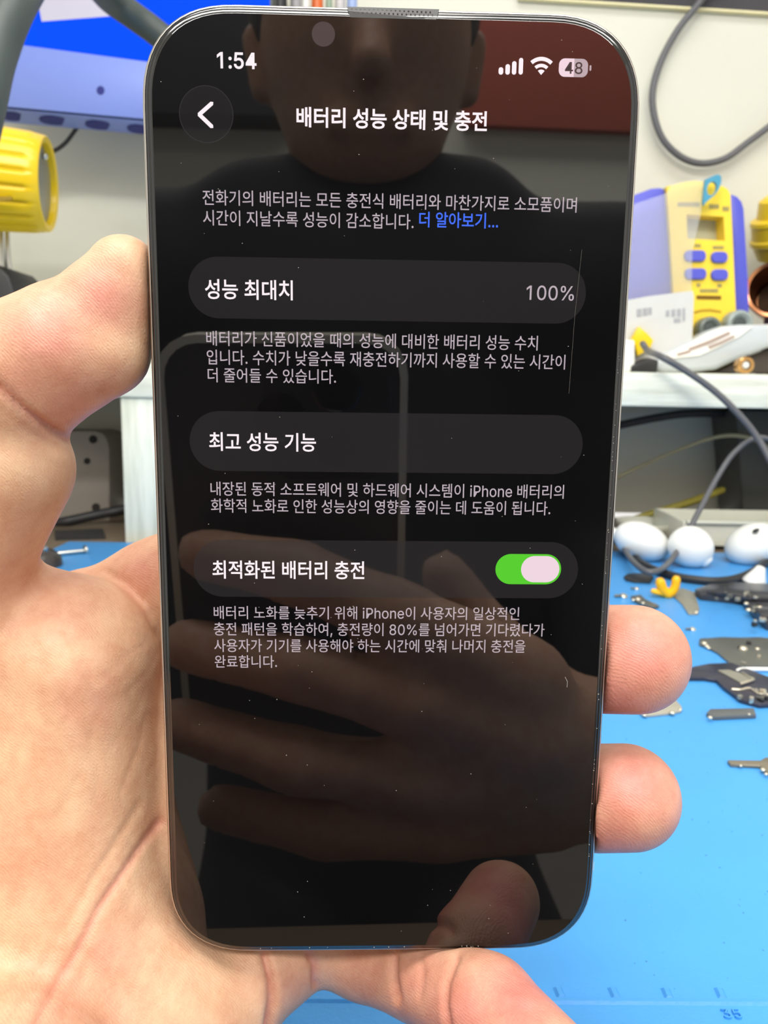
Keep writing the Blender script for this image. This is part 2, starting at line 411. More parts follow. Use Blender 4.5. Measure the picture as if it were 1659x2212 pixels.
# outlines of the characters shown on the phone: character|advance|contours as steps
GLYPHS = '''
가|322|232,290 0,-317 29,0 0,164 50,0 0,24 -50,0 0,129;34,256 0,-25 116,0 -19,-69 -43,-60 -69,-47 16,-22 83,60 47,76 14,87
간|322|234,290 0,-232 29,0 0,111 47,0 0,25 -47,0 0,96;31,265 0,-24 116,0 -20,-51 -44,-42 -65,-30 12,-24 79,39 51,58 18,74;66,82 0,-102 211,0 0,24 -182,0 0,78
감|322|64,95 0,-118 199,0 0,118;235,71 0,-70 -143,0 0,70;234,290 0,-180 29,0 0,78 47,0 0,25 -47,0 0,77;31,269 0,-24 115,0 -19,-48 -44,-40 -66,-27 12,-24 80,36 50,55 18,72
고|322|48,258 0,-24 193,0 0,-7 -1,-41 -3,-47 -8,-56 29,-3 8,58 3,47 1,42 0,31;129,154 0,-113 -111,0 0,-24 286,0 0,24 -146,0 0,113
기|322|248,290 0,-317 29,0 0,317;36,255 0,-23 119,0 -19,-71 -44,-59 -71,-47 16,-23 85,60 48,76 14,87
까|322|237,290 0,-317 29,0 0,162 47,0 0,24 -47,0 0,131;26,255 0,-24 59,0 -9,-61 -22,-58 -38,-51 23,-17 45,65 22,71 6,75;123,255 0,-24 49,0 -8,-67 -20,-65 -38,-60 24,-16 44,74 20,79 5,79
나|322|232,290 0,-317 29,0 0,166 50,0 0,24 -50,0 0,127;30,77 0,-24 25,0 49,1 50,5 52,8 -4,25 -49,-9 -48,-4 -46,-2 0,181 -29,0
날|322|234,290 0,-160 29,0 0,70 47,0 0,24 -47,0 0,66;33,169 0,-24 25,0 47,1 49,5 51,8 -3,24 -49,-8 -47,-4 -44,-2 0,107 -29,0;63,1 0,-24 212,0 0,24 -183,0 0,36 171,0 0,77 -201,0 0,-23 172,0 0,-32 -171,0
낮|322|234,290 0,-179 29,0 0,77 47,0 0,25 -47,0 0,77;33,159 0,-24 25,0 47,1 49,5 52,8 -4,24 -49,-8 -46,-4 -45,-2 0,113 -29,0;61,94 0,-23 89,0 -15,-33 -36,-26 -50,-15 12,-23 43,13 37,22 24,28 25,-28 36,-22 43,-13 12,22 -49,16 -37,26 -15,33 89,0 0,23
내|322|186,283 0,-294 27,0 0,148 45,0 0,-164 28,0 0,317 -28,0 0,-129 -45,0 0,122;33,80 0,-25 20,0 35,0 37,4 42,6 -4,25 -36,-6 -34,-3 -31,-1 0,171 -29,0
넘|322|74,92 0,-115 204,0 0,115;250,68 0,-67 -147,0 0,67;36,152 0,-25 24,0 50,1 47,4 47,8 -4,25 -44,-8 -45,-4 -46,-1 0,119 -29,0;159,230 0,-24 90,0 0,-99 29,0 0,183 -29,0 0,-60
노|322|53,263 0,-141 93,0 0,-85 -128,0 0,-23 287,0 0,23 -130,0 0,85 97,0 0,24 -190,0 0,117
는|322|17,128 0,-23 287,0 0,23;56,278 0,-107 215,0 0,23 -186,0 0,84;54,73 0,-93 219,0 0,24 -190,0 0,69
능|322|18,141 0,-24 286,0 0,24;160,89 -58,-7 -37,-19 -13,-31 13,-32 37,-19 58,-7 58,7 38,19 13,32 -13,31 -38,19;160,66 43,-4 27,-12 9,-18 -9,-19 -27,-12 -43,-4 -42,4 -27,12 -10,19 10,18 27,12;56,283 0,-105 215,0 0,24 -186,0 0,81
늦|322|18,147 0,-24 286,0 0,24;57,282 0,-103 214,0 0,24 -185,0 0,79;51,90 0,-24 94,0 -18,-32 -38,-24 -50,-13 11,-23 46,12 38,21 27,30 26,-30 39,-21 46,-12 11,23 -50,13 -38,24 -19,32 94,0 0,24
니|323|248,290 0,-317 29,0 0,317;37,79 0,-25 26,0 51,2 51,5 54,9 -4,24 -51,-8 -50,-5 -48,-2 0,179 -29,0
다|322|232,290 0,-318 29,0 0,168 52,0 0,25 -52,0 0,125;31,259 0,-208 25,0 54,1 48,3 48,7 -4,25 -45,-7 -46,-3 -51,-1 0,159 118,0 0,24
대|322|187,283 0,-294 27,0 0,150 44,0 0,-166 28,0 0,317 -28,0 0,-128 -44,0 0,121;29,251 0,-200 20,0 44,0 37,3 37,6 -3,24 -34,-5 -34,-3 -38,-1 0,152 88,0 0,24
더|322|33,259 0,-209 24,0 54,1 46,4 45,6 -4,24 -42,-6 -43,-3 -51,-1 0,160 115,0 0,24;159,175 0,-24 90,0 0,-179 29,0 0,318 -29,0 0,-115
데|323|258,290 0,-317 28,0 0,317;195,282 0,-113 -68,0 0,-24 68,0 0,-156 27,0 0,293;29,251 0,-202 21,0 44,1 37,2 36,6 -3,24 -33,-5 -33,-3 -40,-1 0,154 90,0 0,24
도|322|54,264 0,-146 92,0 0,-81 -128,0 0,-24 287,0 0,24 -130,0 0,81 96,0 0,23 -188,0 0,99 185,0 0,24
동|322|160,87 -58,-7 -37,-19 -13,-31 13,-31 37,-19 58,-7 58,7 38,19 13,31 -13,31 -38,19;160,64 43,-4 27,-11 9,-19 -9,-19 -27,-11 -43,-4 -42,4 -27,11 -10,19 10,19 27,11;54,275 0,-105 92,0 0,-37 -128,0 0,-23 286,0 0,23 -129,0 0,37 95,0 0,23 -188,0 0,59 186,0 0,23
된|322|248,289 0,-236 29,0 0,236;23,92 64,1 68,4 69,7 -2,21 -85,-6 0,43 63,0 0,24 -124,0 0,59 121,0 0,24 -150,0 0,-107 61,0 0,-44 -89,-2;72,68 0,-88 215,0 0,24 -186,0 0,64
됩|322|248,289 0,-182 29,0 0,182;70,93 0,-116 207,0 0,116 -28,0 0,-33 -151,0 0,33;98,37 151,0 0,-36 -151,0;47,274 0,-100 61,0 0,-35 -89,-1 4,-24 62,1 69,4 70,9 -2,20 -27,-3 -29,-2 -29,-2 0,33 62,0 0,23 -123,0 0,53 120,0 0,24
드|322|18,40 0,-24 287,0 0,24;54,260 0,-146 217,0 0,24 -188,0 0,98 185,0 0,24
든|322|18,130 0,-24 286,0 0,24;54,276 0,-112 217,0 0,24 -188,0 0,64 185,0 0,24;54,72 0,-92 219,0 0,24 -190,0 0,68
들|322|18,157 0,-23 286,0 0,23;56,279 0,-96 214,0 0,23 -186,0 0,50 182,0 0,23;53,0 0,-23 223,0 0,23 -195,0 0,32 186,0 0,74 -215,0 0,-23 186,0 0,-29 -185,0
때|322|263,290 0,-130 -38,0 0,123 -26,0 0,-295 26,0 0,149 38,0 0,-164 27,0 0,317;27,250 0,-195 12,0 16,0 20,2 24,4 -2,25 -43,-6 0,146 41,0 0,24;108,250 0,-195 13,0 20,0 22,2 24,5 -3,25 -18,-4 -16,-2 -15,-2 0,147 43,0 0,24
량|323|162,89 -56,-7 -36,-20 -12,-31 12,-31 36,-20 56,-7 56,7 35,20 13,31 -13,31 -35,20;162,66 41,-4 26,-12 9,-19 -9,-19 -26,-12 -41,-4 -41,4 -26,12 -9,19 9,19 26,12;234,289 0,-191 29,0 0,51 47,0 0,25 -47,0 0,42 47,0 0,24 -47,0 0,49;30,270 0,-24 115,0 0,-40 -114,0 0,-90 25,0 54,1 48,3 49,7 -3,24 -47,-7 -46,-3 -51,-1 0,44 113,0 0,86
렸|322|30,273 0,-23 108,0 0,-43 -107,0 0,-93 22,0 54,1 42,2 38,5 -2,23 -37,-4 -39,-3 -49,0 0,46 106,0 0,89;188,179 0,-24 61,0 0,-55 29,0 0,189 -29,0 0,-44 -61,0 0,-23 61,0 0,-43;214,91 0,-17 -5,-27 -15,-27 -25,-22 -24,21 -15,26 -5,29 0,17 -28,0 0,-17 -7,-31 -22,-29 -34,-20 14,-22 27,15 21,20 15,25 13,-26 19,-21 27,-15 26,16 19,21 13,26 14,-26 22,-20 28,-15 14,22 -34,19 -22,28 -7,33 0,17
로|322|53,119 0,-24 93,0 0,-59 -128,0 0,-24 287,0 0,24 -130,0 0,59 101,0 0,24 -194,0 0,51 187,0 0,96 -216,0 0,-24 187,0 0,-49 -187,0
록|322|49,67 0,-23 191,0 0,-68 29,0 0,91;54,172 0,-24 92,0 0,-33 -129,0 0,-24 287,0 0,24 -129,0 0,33 99,0 0,24 -191,0 0,32 185,0 0,78 -214,0 0,-24 185,0 0,-32 -185,0
료|322|53,119 0,-23 45,0 0,-60 -80,0 0,-24 287,0 0,24 -78,0 0,60 49,0 0,23 -194,0 0,51 187,0 0,96 -216,0 0,-24 187,0 0,-48 -187,0;126,36 0,60 73,0 0,-60
를|322|17,143 0,-23 287,0 0,23;52,-2 0,-21 227,0 0,21 -198,0 0,29 188,0 0,68 -218,0 0,-21 189,0 0,-27 -188,0;54,187 0,-21 219,0 0,21 -190,0 0,27 185,0 0,66 -214,0 0,-21 185,0 0,-25 -185,0
리|322|248,290 0,-318 29,0 0,318;35,260 0,-24 117,0 0,-65 -116,0 0,-122 26,0 53,1 52,3 54,8 -3,23 -52,-6 -50,-4 -51,-1 0,74 116,0 0,113
마|322|30,258 0,-205 145,0 0,205;147,235 0,-158 -89,0 0,158;232,290 0,-317 29,0 0,166 52,0 0,24 -52,0 0,127
맞|323|30,268 0,-136 146,0 0,136;148,244 0,-88 -89,0 0,88;234,290 0,-181 29,0 0,80 47,0 0,25 -47,0 0,76;61,90 0,-23 89,0 -16,-32 -36,-24 -49,-15 11,-22 44,12 36,21 25,29 25,-28 36,-22 44,-12 11,22 -48,15 -37,25 -16,31 89,0 0,23
머|322|146,235 0,-159 -87,0 0,159;249,290 0,-116 -75,0 0,84 -144,0 0,-205 144,0 0,97 75,0 0,-178 29,0 0,318
며|322|146,235 0,-159 -87,0 0,159;174,190 75,0 0,-64 -75,0;249,290 0,-76 -75,0 0,44 -144,0 0,-205 144,0 0,50 75,0 0,-131 29,0 0,318
면|322|148,238 0,-101 -87,0 0,101;176,210 73,0 0,-44 -73,0;249,289 0,-55 -73,0 0,28 -144,0 0,-148 144,0 0,28 73,0 0,-84 29,0 0,231;75,79 0,-99 210,0 0,24 -181,0 0,75
모|322|241,240 0,-103 -162,0 0,103;51,263 0,-149 95,0 0,-77 -128,0 0,-24 287,0 0,24 -130,0 0,77 95,0 0,149
및|322|34,269 0,-129 148,0 0,129;153,246 0,-83 -91,0 0,83;248,290 0,-182 29,0 0,182;162,117 0,-31 -93,0 0,-22 93,0 -16,-30 -38,-24 -52,-14 11,-22 45,11 38,20 26,27 27,-27 37,-20 45,-11 11,22 -52,14 -37,24 -15,30 92,0 0,22 -93,0 0,31
배|322|29,259 0,-207 121,0 0,207 -27,0 0,-77 -67,0 0,77;56,159 67,0 0,-83 -67,0;188,283 0,-294 28,0 0,151 43,0 0,-167 28,0 0,317 -28,0 0,-126 -43,0 0,119
보|322|80,187 161,0 0,-58 -161,0;51,267 0,-162 95,0 0,-68 -128,0 0,-24 287,0 0,24 -130,0 0,68 95,0 0,162 -29,0 0,-56 -161,0 0,56
비|322|248,290 0,-318 29,0 0,318;35,263 0,-214 150,0 0,214 -29,0 0,-84 -92,0 0,84;64,156 92,0 0,-83 -92,0
사|322|95,262 0,-56 -11,-58 -29,-50 -42,-34 18,-24 33,26 27,36 19,43 18,-41 26,-34 32,-23 18,23 -41,32 -28,48 -11,56 0,56;232,290 0,-317 29,0 0,164 52,0 0,24 -52,0 0,129
상|322|162,89 -55,-7 -36,-20 -13,-31 13,-31 36,-20 55,-7 56,7 36,20 12,31 -12,31 -36,20;162,66 41,-4 26,-12 9,-19 -9,-19 -26,-11 -41,-5 -40,5 -26,11 -9,19 9,19 26,12;95,273 0,-32 -10,-46 -27,-38 -42,-25 16,-23 33,19 27,27 18,34 17,-30 26,-24 32,-17 15,22 -40,23 -27,35 -10,40 0,35;234,290 0,-193 29,0 0,86 47,0 0,25 -47,0 0,82
성|322|174,93 -57,-7 -36,-21 -13,-32 13,-32 36,-21 57,-7 56,7 36,21 13,32 -13,32 -36,21;174,70 41,-5 26,-12 9,-20 -9,-20 -26,-12 -41,-5 -41,5 -27,12 -9,20 9,20 27,12;97,272 0,-33 -10,-46 -27,-37 -43,-25 16,-24 34,20 27,27 18,34 18,-30 26,-24 32,-17 15,23 -40,23 -27,35 -10,42 0,32;180,223 0,-24 69,0 0,-97 29,0 0,188 -29,0 0,-67
소|322|145,115 0,-77 -127,0 0,-24 287,0 0,24 -131,0 0,77;144,268 0,-24 -17,-49 -43,-39 -55,-21 12,-24 48,17 42,30 29,41 29,-41 42,-30 47,-17 13,24 -55,21 -44,39 -17,49 0,24
수|322|146,278 0,-17 -17,-42 -42,-32 -55,-18 12,-23 48,14 41,25 28,35 28,-35 41,-25 48,-14 12,23 -55,18 -42,32 -17,42 0,17;18,111 0,-24 128,0 0,-114 28,0 0,114 130,0 0,24
스|322|18,40 0,-25 287,0 0,25;144,268 0,-25 -17,-50 -43,-40 -55,-22 13,-25 48,19 41,31 29,41 29,-41 41,-31 47,-19 13,25 -54,22 -44,39 -17,51 0,25
습|322|54,99 0,-122 212,0 0,122 -29,0 0,-36 -155,0 0,36;82,40 155,0 0,-40 -155,0;18,145 0,-24 286,0 0,24;146,286 0,-14 -17,-37 -41,-29 -54,-16 10,-23 48,13 41,23 28,32 28,-32 40,-23 48,-13 10,23 -54,16 -41,29 -17,37 0,14
시|322|248,290 0,-318 29,0 0,318;101,262 0,-56 -12,-59 -30,-51 -43,-33 18,-24 34,25 28,36 20,45 19,-42 28,-35 34,-23 17,23 -42,32 -31,49 -11,57 0,56
식|322|65,83 0,-24 183,0 0,-86 29,0 0,110;248,290 0,-191 29,0 0,191;100,275 0,-31 -10,-46 -28,-37 -42,-26 15,-23 34,19 27,28 19,34 19,-32 26,-25 34,-18 14,23 -41,24 -28,35 -10,44 0,31
신|322|248,289 0,-232 29,0 0,232;74,78 0,-98 213,0 0,24 -184,0 0,74;100,272 0,-32 -10,-48 -28,-39 -41,-27 15,-23 34,20 27,28 18,36 18,-34 27,-26 33,-18 15,23 -41,25 -28,37 -10,46 0,32
아|322|102,265 -42,-14 -28,-38 -10,-58 10,-59 28,-38 42,-14 41,14 28,38 10,59 -10,58 -28,38;102,239 27,-10 18,-30 6,-44 -6,-45 -18,-29 -27,-11 -27,11 -19,29 -6,45 6,44 19,30;232,290 0,-317 29,0 0,166 52,0 0,24 -52,0 0,127
알|322|105,278 -42,-9 -29,-25 -11,-36 11,-37 29,-25 42,-9 42,9 29,25 11,37 -11,36 -29,25;105,254 28,-6 19,-16 7,-24 -7,-25 -19,-16 -28,-6 -28,6 -18,16 -8,25 8,24 18,16;234,290 0,-161 29,0 0,68 47,0 0,24 -47,0 0,69;63,0 0,-23 212,0 0,23 -184,0 0,36 172,0 0,77 -201,0 0,-23 173,0 0,-33 -172,0
야|322|102,265 -42,-14 -28,-38 -10,-58 10,-59 28,-38 42,-14 41,14 28,38 10,59 -10,58 -28,38;102,239 27,-10 18,-30 6,-44 -6,-45 -18,-29 -27,-11 -27,11 -19,29 -6,45 6,44 19,30;232,290 0,-317 29,0 0,118 50,0 0,25 -50,0 0,70 50,0 0,24 -50,0 0,80
어|322|102,239 27,-10 18,-30 6,-44 -6,-45 -18,-29 -27,-11 -27,11 -18,29 -6,45 6,44 18,30;249,290 0,-121 -69,0 -12,51 -28,33 -38,12 -41,-14 -28,-38 -10,-58 10,-59 28,-38 41,-14 39,13 28,35 11,53 69,0 0,-173 29,0 0,318
었|322|104,247 27,-6 19,-18 7,-26 -7,-25 -19,-18 -27,-7 -28,7 -19,18 -7,25 7,26 19,18;215,97 0,-19 -5,-26 -15,-27 -24,-23 -25,22 -15,26 -5,28 0,19 -28,0 0,-19 -7,-31 -22,-28 -34,-20 14,-22 27,15 21,20 15,24 13,-25 19,-22 27,-15 26,16 19,22 13,25 15,-25 21,-21 28,-14 14,22 -34,19 -22,28 -7,32 0,19;249,290 0,-80 -65,0 -14,32 -28,22 -38,8 -42,-10 -29,-26 -10,-39 10,-38 29,-26 42,-10 38,8 28,22 14,33 65,0 0,-77 29,0 0,181
에|322|259,290 0,-317 28,0 0,317;89,236 21,-10 15,-29 5,-44 -5,-44 -15,-29 -21,-10 -22,10 -14,29 -5,44 5,44 14,29;89,263 -36,-14 -23,-37 -9,-59 9,-59 23,-38 36,-14 34,13 23,34 10,54 40,0 0,-154 27,0 0,294 -27,0 0,-117 -40,0 -10,52 -23,33
여|322|102,239 27,-10 18,-30 6,-44 -6,-45 -18,-29 -27,-11 -27,11 -18,29 -6,45 6,44 18,30;176,195 73,0 0,-76 -72,0 4,36;249,290 0,-71 -81,0 -17,25 -22,16 -27,5 -41,-14 -28,-38 -10,-58 10,-59 28,-38 41,-14 28,6 23,17 17,28 79,0 0,-123 29,0 0,318
영|323|104,246 28,-7 19,-17 7,-27 -7,-26 -19,-18 -28,-6 -28,6 -19,18 -7,26 7,27 19,17;174,95 -57,-8 -36,-20 -13,-33 13,-33 36,-20 57,-8 56,8 36,20 13,33 -13,33 -36,20;174,72 41,-5 26,-13 10,-20 -10,-20 -26,-13 -41,-5 -41,5 -27,13 -9,20 9,20 27,13;181,220 68,0 0,-49 -68,0 4,24;249,290 0,-46 -81,0 -17,14 -22,9 -25,4 -42,-10 -29,-26 -11,-40 11,-39 29,-26 42,-10 25,3 22,10 17,14 81,0 0,-45 29,0 0,188
와|322|112,244 29,-6 19,-18 7,-26 -7,-26 -19,-17 -29,-6 -29,6 -19,17 -8,26 8,26 19,18;18,41 61,1 67,3 68,8 -2,22 -85,-7 0,53 36,13 24,25 9,35 -11,39 -30,26 -43,10 -44,-10 -29,-26 -11,-39 9,-35 24,-25 37,-13 0,-54 -84,-2;232,290 0,-317 29,0 0,161 50,0 0,25 -50,0 0,131
완|322|113,252 27,-5 17,-14 7,-21 -7,-21 -17,-14 -27,-5 -26,5 -18,14 -7,21 7,21 18,14;21,94 60,1 67,3 68,9 -2,22 -28,-4 -28,-3 -29,-2 0,31 32,11 22,21 8,29 -10,33 -27,22 -41,8 -41,-8 -27,-22 -10,-33 8,-30 23,-21 33,-10 0,-32 -82,-1;234,289 0,-242 29,0 0,111 46,0 0,24 -46,0 0,107;63,68 0,-88 211,0 0,24 -182,0 0,64
용|322|160,85 -58,-6 -37,-19 -13,-30 13,-31 37,-19 58,-7 58,7 38,19 13,31 -13,30 -38,19;160,63 43,-4 27,-11 9,-18 -9,-19 -27,-11 -43,-4 -42,4 -27,11 -10,19 10,18 27,11;160,261 44,-4 28,-13 10,-19 -10,-20 -28,-12 -44,-4 -43,4 -28,12 -10,20 10,19 28,13;160,284 -59,-7 -38,-20 -14,-32 5,-20 13,-16 21,-11 0,-45 -70,0 0,-23 286,0 0,23 -71,0 0,45 21,11 13,16 5,20 -14,32 -38,20;117,133 0,37 43,-4 44,4 0,-37
움|322|160,284 -59,-8 -38,-20 -14,-32 14,-32 38,-20 59,-7 60,7 38,20 14,32 -14,32 -38,20;160,261 44,-5 28,-12 10,-20 -10,-20 -28,-12 -44,-4 -43,4 -28,12 -10,20 10,20 28,12;240,58 0,-57 -159,0 0,57;18,141 0,-24 128,0 0,-36 -93,0 0,-104 216,0 0,104 -94,0 0,36 129,0 0,24
웨|322|97,269 -35,-7 -25,-21 -9,-30 9,-31 25,-20 35,-8 36,8 24,20 9,31 -9,30 -24,21;97,247 22,-4 16,-13 5,-19 -5,-19 -16,-13 -22,-5 -22,5 -15,13 -5,19 5,19 15,13;258,290 0,-317 27,0 0,317;139,82 0,-23 59,0 0,-70 27,0 0,294 -27,0 0,-201;17,104 65,1 0,-106 28,0 0,107 24,2 23,3 23,4 -2,22 -56,-6 -58,-2 -51,-1
위|322|121,275 -42,-9 -28,-22 -11,-35 11,-34 28,-22 42,-9 42,9 28,22 11,34 -11,35 -28,22;121,251 27,-6 19,-14 7,-22 -7,-21 -19,-14 -27,-6 -27,6 -19,14 -7,21 7,22 19,14;248,289 0,-316 29,0 0,316;21,93 87,2 0,-113 29,0 0,115 30,2 31,4 30,4 -3,22 -71,-7 -72,-4 -65,0
을|322|160,284 -60,-6 -38,-19 -13,-30 13,-30 38,-18 60,-7 60,7 38,18 14,30 -14,30 -38,19;160,262 45,-4 27,-11 10,-18 -10,-18 -27,-11 -45,-4 -44,4 -27,11 -10,18 10,18 27,11;18,153 0,-23 286,0 0,23;53,-1 0,-23 223,0 0,23 -195,0 0,32 186,0 0,72 -215,0 0,-22 186,0 0,-28 -185,0
의|322|120,266 -44,-9 -30,-26 -11,-39 11,-39 30,-26 44,-10 44,10 30,26 11,39 -11,39 -30,26;120,241 29,-6 20,-17 7,-26 -7,-26 -20,-17 -29,-6 -29,6 -20,17 -7,26 7,26 20,17;246,290 0,-318 30,0 0,318;23,42 63,0 70,4 72,10 -2,21 -72,-7 -71,-3 -64,-1
이|322|248,290 0,-318 29,0 0,318;110,265 -42,-14 -28,-38 -11,-58 11,-59 28,-38 42,-14 41,14 28,38 11,59 -11,58 -28,38;110,239 27,-10 18,-30 7,-44 -7,-45 -18,-29 -27,-11 -28,11 -18,29 -7,45 7,44 18,30
인|322|248,289 0,-231 29,0 0,231;107,267 -42,-10 -29,-27 -11,-41 11,-40 29,-28 42,-10 43,10 29,28 11,40 -11,41 -29,27;107,242 28,-7 19,-18 7,-28 -7,-27 -19,-18 -28,-7 -28,7 -19,18 -7,27 7,28 19,18;74,82 0,-102 213,0 0,24 -184,0 0,78
일|322|106,278 -42,-9 -29,-25 -10,-36 10,-37 29,-24 42,-9 43,9 28,24 11,37 -11,36 -28,25;106,254 28,-6 19,-16 7,-24 -7,-24 -19,-17 -28,-6 -27,6 -19,17 -7,24 7,24 19,16;248,290 0,-163 29,0 0,163;73,0 0,-23 215,0 0,23 -187,0 0,35 176,0 0,77 -205,0 0,-23 176,0 0,-32 -175,0
입|322|248,290 0,-171 29,0 0,171;73,104 0,-127 204,0 0,127 -29,0 0,-39 -146,0 0,39;102,42 146,0 0,-41 -146,0;107,275 -42,-10 -30,-25 -10,-39 10,-38 30,-25 42,-9 43,9 29,25 11,38 -11,39 -29,25;107,250 28,-6 19,-17 7,-26 -7,-25 -19,-17 -28,-6 -28,6 -19,17 -7,25 7,26 19,17
있|322|248,289 0,-180 29,0 0,180;107,271 -42,-9 -30,-26 -10,-39 10,-39 30,-25 42,-10 43,10 29,25 11,39 -11,39 -29,26;107,246 28,-6 19,-17 7,-26 -7,-26 -19,-17 -28,-7 -28,7 -19,17 -7,26 7,26 19,17;214,95 0,-17 -6,-26 -15,-27 -25,-22 -24,21 -15,26 -5,28 0,17 -28,0 0,-17 -7,-31 -22,-28 -34,-20 14,-22 27,15 21,20 15,24 13,-25 19,-21 27,-16 26,16 19,22 13,25 15,-25 21,-20 28,-15 14,22 -34,19 -22,28 -7,32 0,17
자|322|23,257 0,-24 73,0 0,-40 -12,-54 -30,-49 -42,-33 17,-23 34,25 28,36 19,43 19,-40 27,-33 33,-24 17,23 -42,32 -29,46 -11,51 0,40 70,0 0,24;232,290 0,-317 29,0 0,164 52,0 0,25 -52,0 0,128
장|322|162,90 -55,-7 -36,-20 -13,-31 13,-32 36,-20 55,-7 56,7 36,20 12,32 -12,31 -36,20;162,67 41,-4 26,-12 9,-19 -9,-19 -26,-12 -41,-5 -40,5 -26,12 -9,19 9,19 26,12;25,266 0,-24 71,0 0,-12 -10,-43 -28,-36 -42,-24 15,-23 34,18 27,27 19,33 18,-29 25,-23 33,-17 14,23 -40,22 -27,33 -9,39 0,12 69,0 0,24;234,290 0,-191 29,0 0,86 47,0 0,24 -47,0 0,81
재|322|190,283 0,-294 28,0 0,148 41,0 0,-164 28,0 0,317 -28,0 0,-128 -41,0 0,121;22,252 0,-24 61,0 0,-24 -8,-60 -23,-50 -38,-34 18,-22 29,24 22,33 15,40 14,-35 22,-30 28,-21 17,22 -38,32 -22,46 -8,55 0,24 57,0 0,24
적|322|67,83 0,-24 182,0 0,-86 29,0 0,110;28,268 0,-24 70,0 0,-13 -10,-42 -28,-37 -41,-24 15,-23 34,19 27,26 18,34 18,-30 26,-25 32,-17 15,23 -40,23 -27,34 -10,40 0,12 70,0 0,24;249,290 0,-83 -62,0 0,-24 62,0 0,-83 29,0 0,190
전|322|249,289 0,-87 -64,0 0,-24 64,0 0,-121 29,0 0,232;76,78 0,-98 211,0 0,24 -182,0 0,74;28,264 0,-24 70,0 0,-16 -10,-43 -28,-36 -41,-24 15,-24 34,19 27,27 18,33 18,-30 26,-24 32,-17 15,23 -40,23 -27,34 -10,39 0,16 70,0 0,24
줄|322|53,-1 0,-23 223,0 0,23 -195,0 0,31 186,0 0,73 -92,0 0,31 129,0 0,24 -286,0 0,-24 128,0 0,-31 -94,0 0,-22 186,0 0,-30 -185,0;44,279 0,-23 100,0 -19,-29 -40,-21 -52,-11 9,-22 50,10 41,19 27,28 28,-28 41,-19 50,-10 10,22 -53,11 -40,21 -18,29 100,0 0,23
지|322|248,290 0,-317 29,0 0,317;28,257 0,-24 73,0 0,-40 -11,-55 -31,-48 -41,-33 16,-23 34,24 29,36 19,44 20,-41 28,-33 35,-23 16,23 -43,31 -30,45 -11,53 0,40 73,0 0,24
찬|322|97,287 0,-41 -71,0 0,-23 71,0 0,-8 -10,-42 -28,-34 -41,-22 15,-24 33,18 27,25 18,31 18,-29 26,-23 33,-16 15,24 -41,21 -27,32 -10,39 0,8 70,0 0,23 -69,0 0,41;234,290 0,-235 29,0 0,112 47,0 0,24 -47,0 0,99;66,75 0,-95 211,0 0,24 -182,0 0,71
최|322|246,290 0,-318 30,0 0,318;23,38 63,0 70,4 72,9 -2,22 -29,-4 -30,-3 -30,-2 0,58 -29,0 0,-59 -89,-1;108,287 0,-39 -72,0 0,-24 72,0 -11,-39 -27,-31 -41,-20 13,-22 35,16 27,23 19,31 19,-29 27,-23 35,-15 13,23 -41,19 -28,30 -11,37 73,0 0,24 -73,0 0,39
추|322|18,98 0,-24 128,0 0,-102 29,0 0,102 129,0 0,24;146,290 0,-40 -101,0 0,-23 101,0 -16,-37 -41,-29 -54,-16 11,-23 47,13 40,22 28,31 27,-31 40,-22 47,-13 10,23 -54,16 -40,29 -16,37 101,0 0,23 -101,0 0,40
충|322|160,56 43,-3 27,-10 9,-17 -9,-17 -27,-10 -43,-4 -42,4 -27,10 -10,17 10,17 27,10;18,133 0,-23 128,0 0,-32 -51,-8 -32,-17 -11,-27 13,-29 37,-18 58,-6 59,6 37,18 13,29 -12,27 -31,17 -51,8 0,32 129,0 0,23;47,259 0,-24 97,0 -17,-30 -39,-22 -54,-11 9,-22 49,10 41,18 27,27 28,-27 40,-18 50,-10 9,22 -54,11 -40,22 -17,30 99,0 0,24 -100,0 0,31 -29,0 0,-31
춰|322|105,289 0,-34 -69,0 0,-24 68,0 -10,-32 -26,-25 -39,-16 12,-23 34,13 27,20 18,26 18,-24 26,-18 32,-12 13,22 -39,16 -26,23 -10,30 68,0 0,24 -69,0 0,34;20,90 83,2 0,-110 29,0 0,111 31,3 32,3 31,5 -2,21 -71,-7 -72,-3 -65,0;177,68 0,-23 71,0 0,-72 30,0 0,316 -30,0 0,-221
치|323|248,290 0,-317 29,0 0,317;105,284 0,-49 -73,0 0,-24 73,0 0,-24 -10,-54 -29,-45 -43,-32 17,-22 34,23 27,34 19,41 20,-39 27,-32 34,-21 16,22 -42,30 -30,44 -11,51 0,24 72,0 0,24 -72,0 0,49
태|322|30,253 0,-202 20,0 46,0 37,3 36,5 -3,24 -33,-5 -34,-2 -41,-1 0,71 92,0 0,23 -92,0 0,61 97,0 0,23;189,283 0,-294 28,0 0,150 42,0 0,-166 28,0 0,317 -28,0 0,-128 -42,0 0,121
터|322|184,170 0,-24 65,0 0,-174 29,0 0,318 -29,0 0,-120;32,261 0,-213 24,0 54,1 46,3 45,6 -4,24 -41,-6 -44,-3 -51,-1 0,76 104,0 0,24 -104,0 0,65 118,0 0,24
턴|322|249,289 0,-89 -61,0 0,-23 61,0 0,-123 29,0 0,235;75,74 0,-94 211,0 0,24 -182,0 0,70;34,265 0,-161 23,0 53,1 44,2 40,6 -2,24 -39,-6 -41,-2 -50,-1 0,46 104,0 0,24 -104,0 0,43 113,0 0,24
템|322|257,290 0,-191 27,0 0,191;76,84 0,-107 208,0 0,107;256,61 0,-60 -151,0 0,60;195,284 0,-74 -41,0 0,-24 41,0 0,-84 28,0 0,182;32,269 0,-151 20,0 45,1 37,2 35,6 -3,23 -33,-5 -33,-3 -40,-1 0,43 79,0 0,23 -79,0 0,38 92,0 0,24
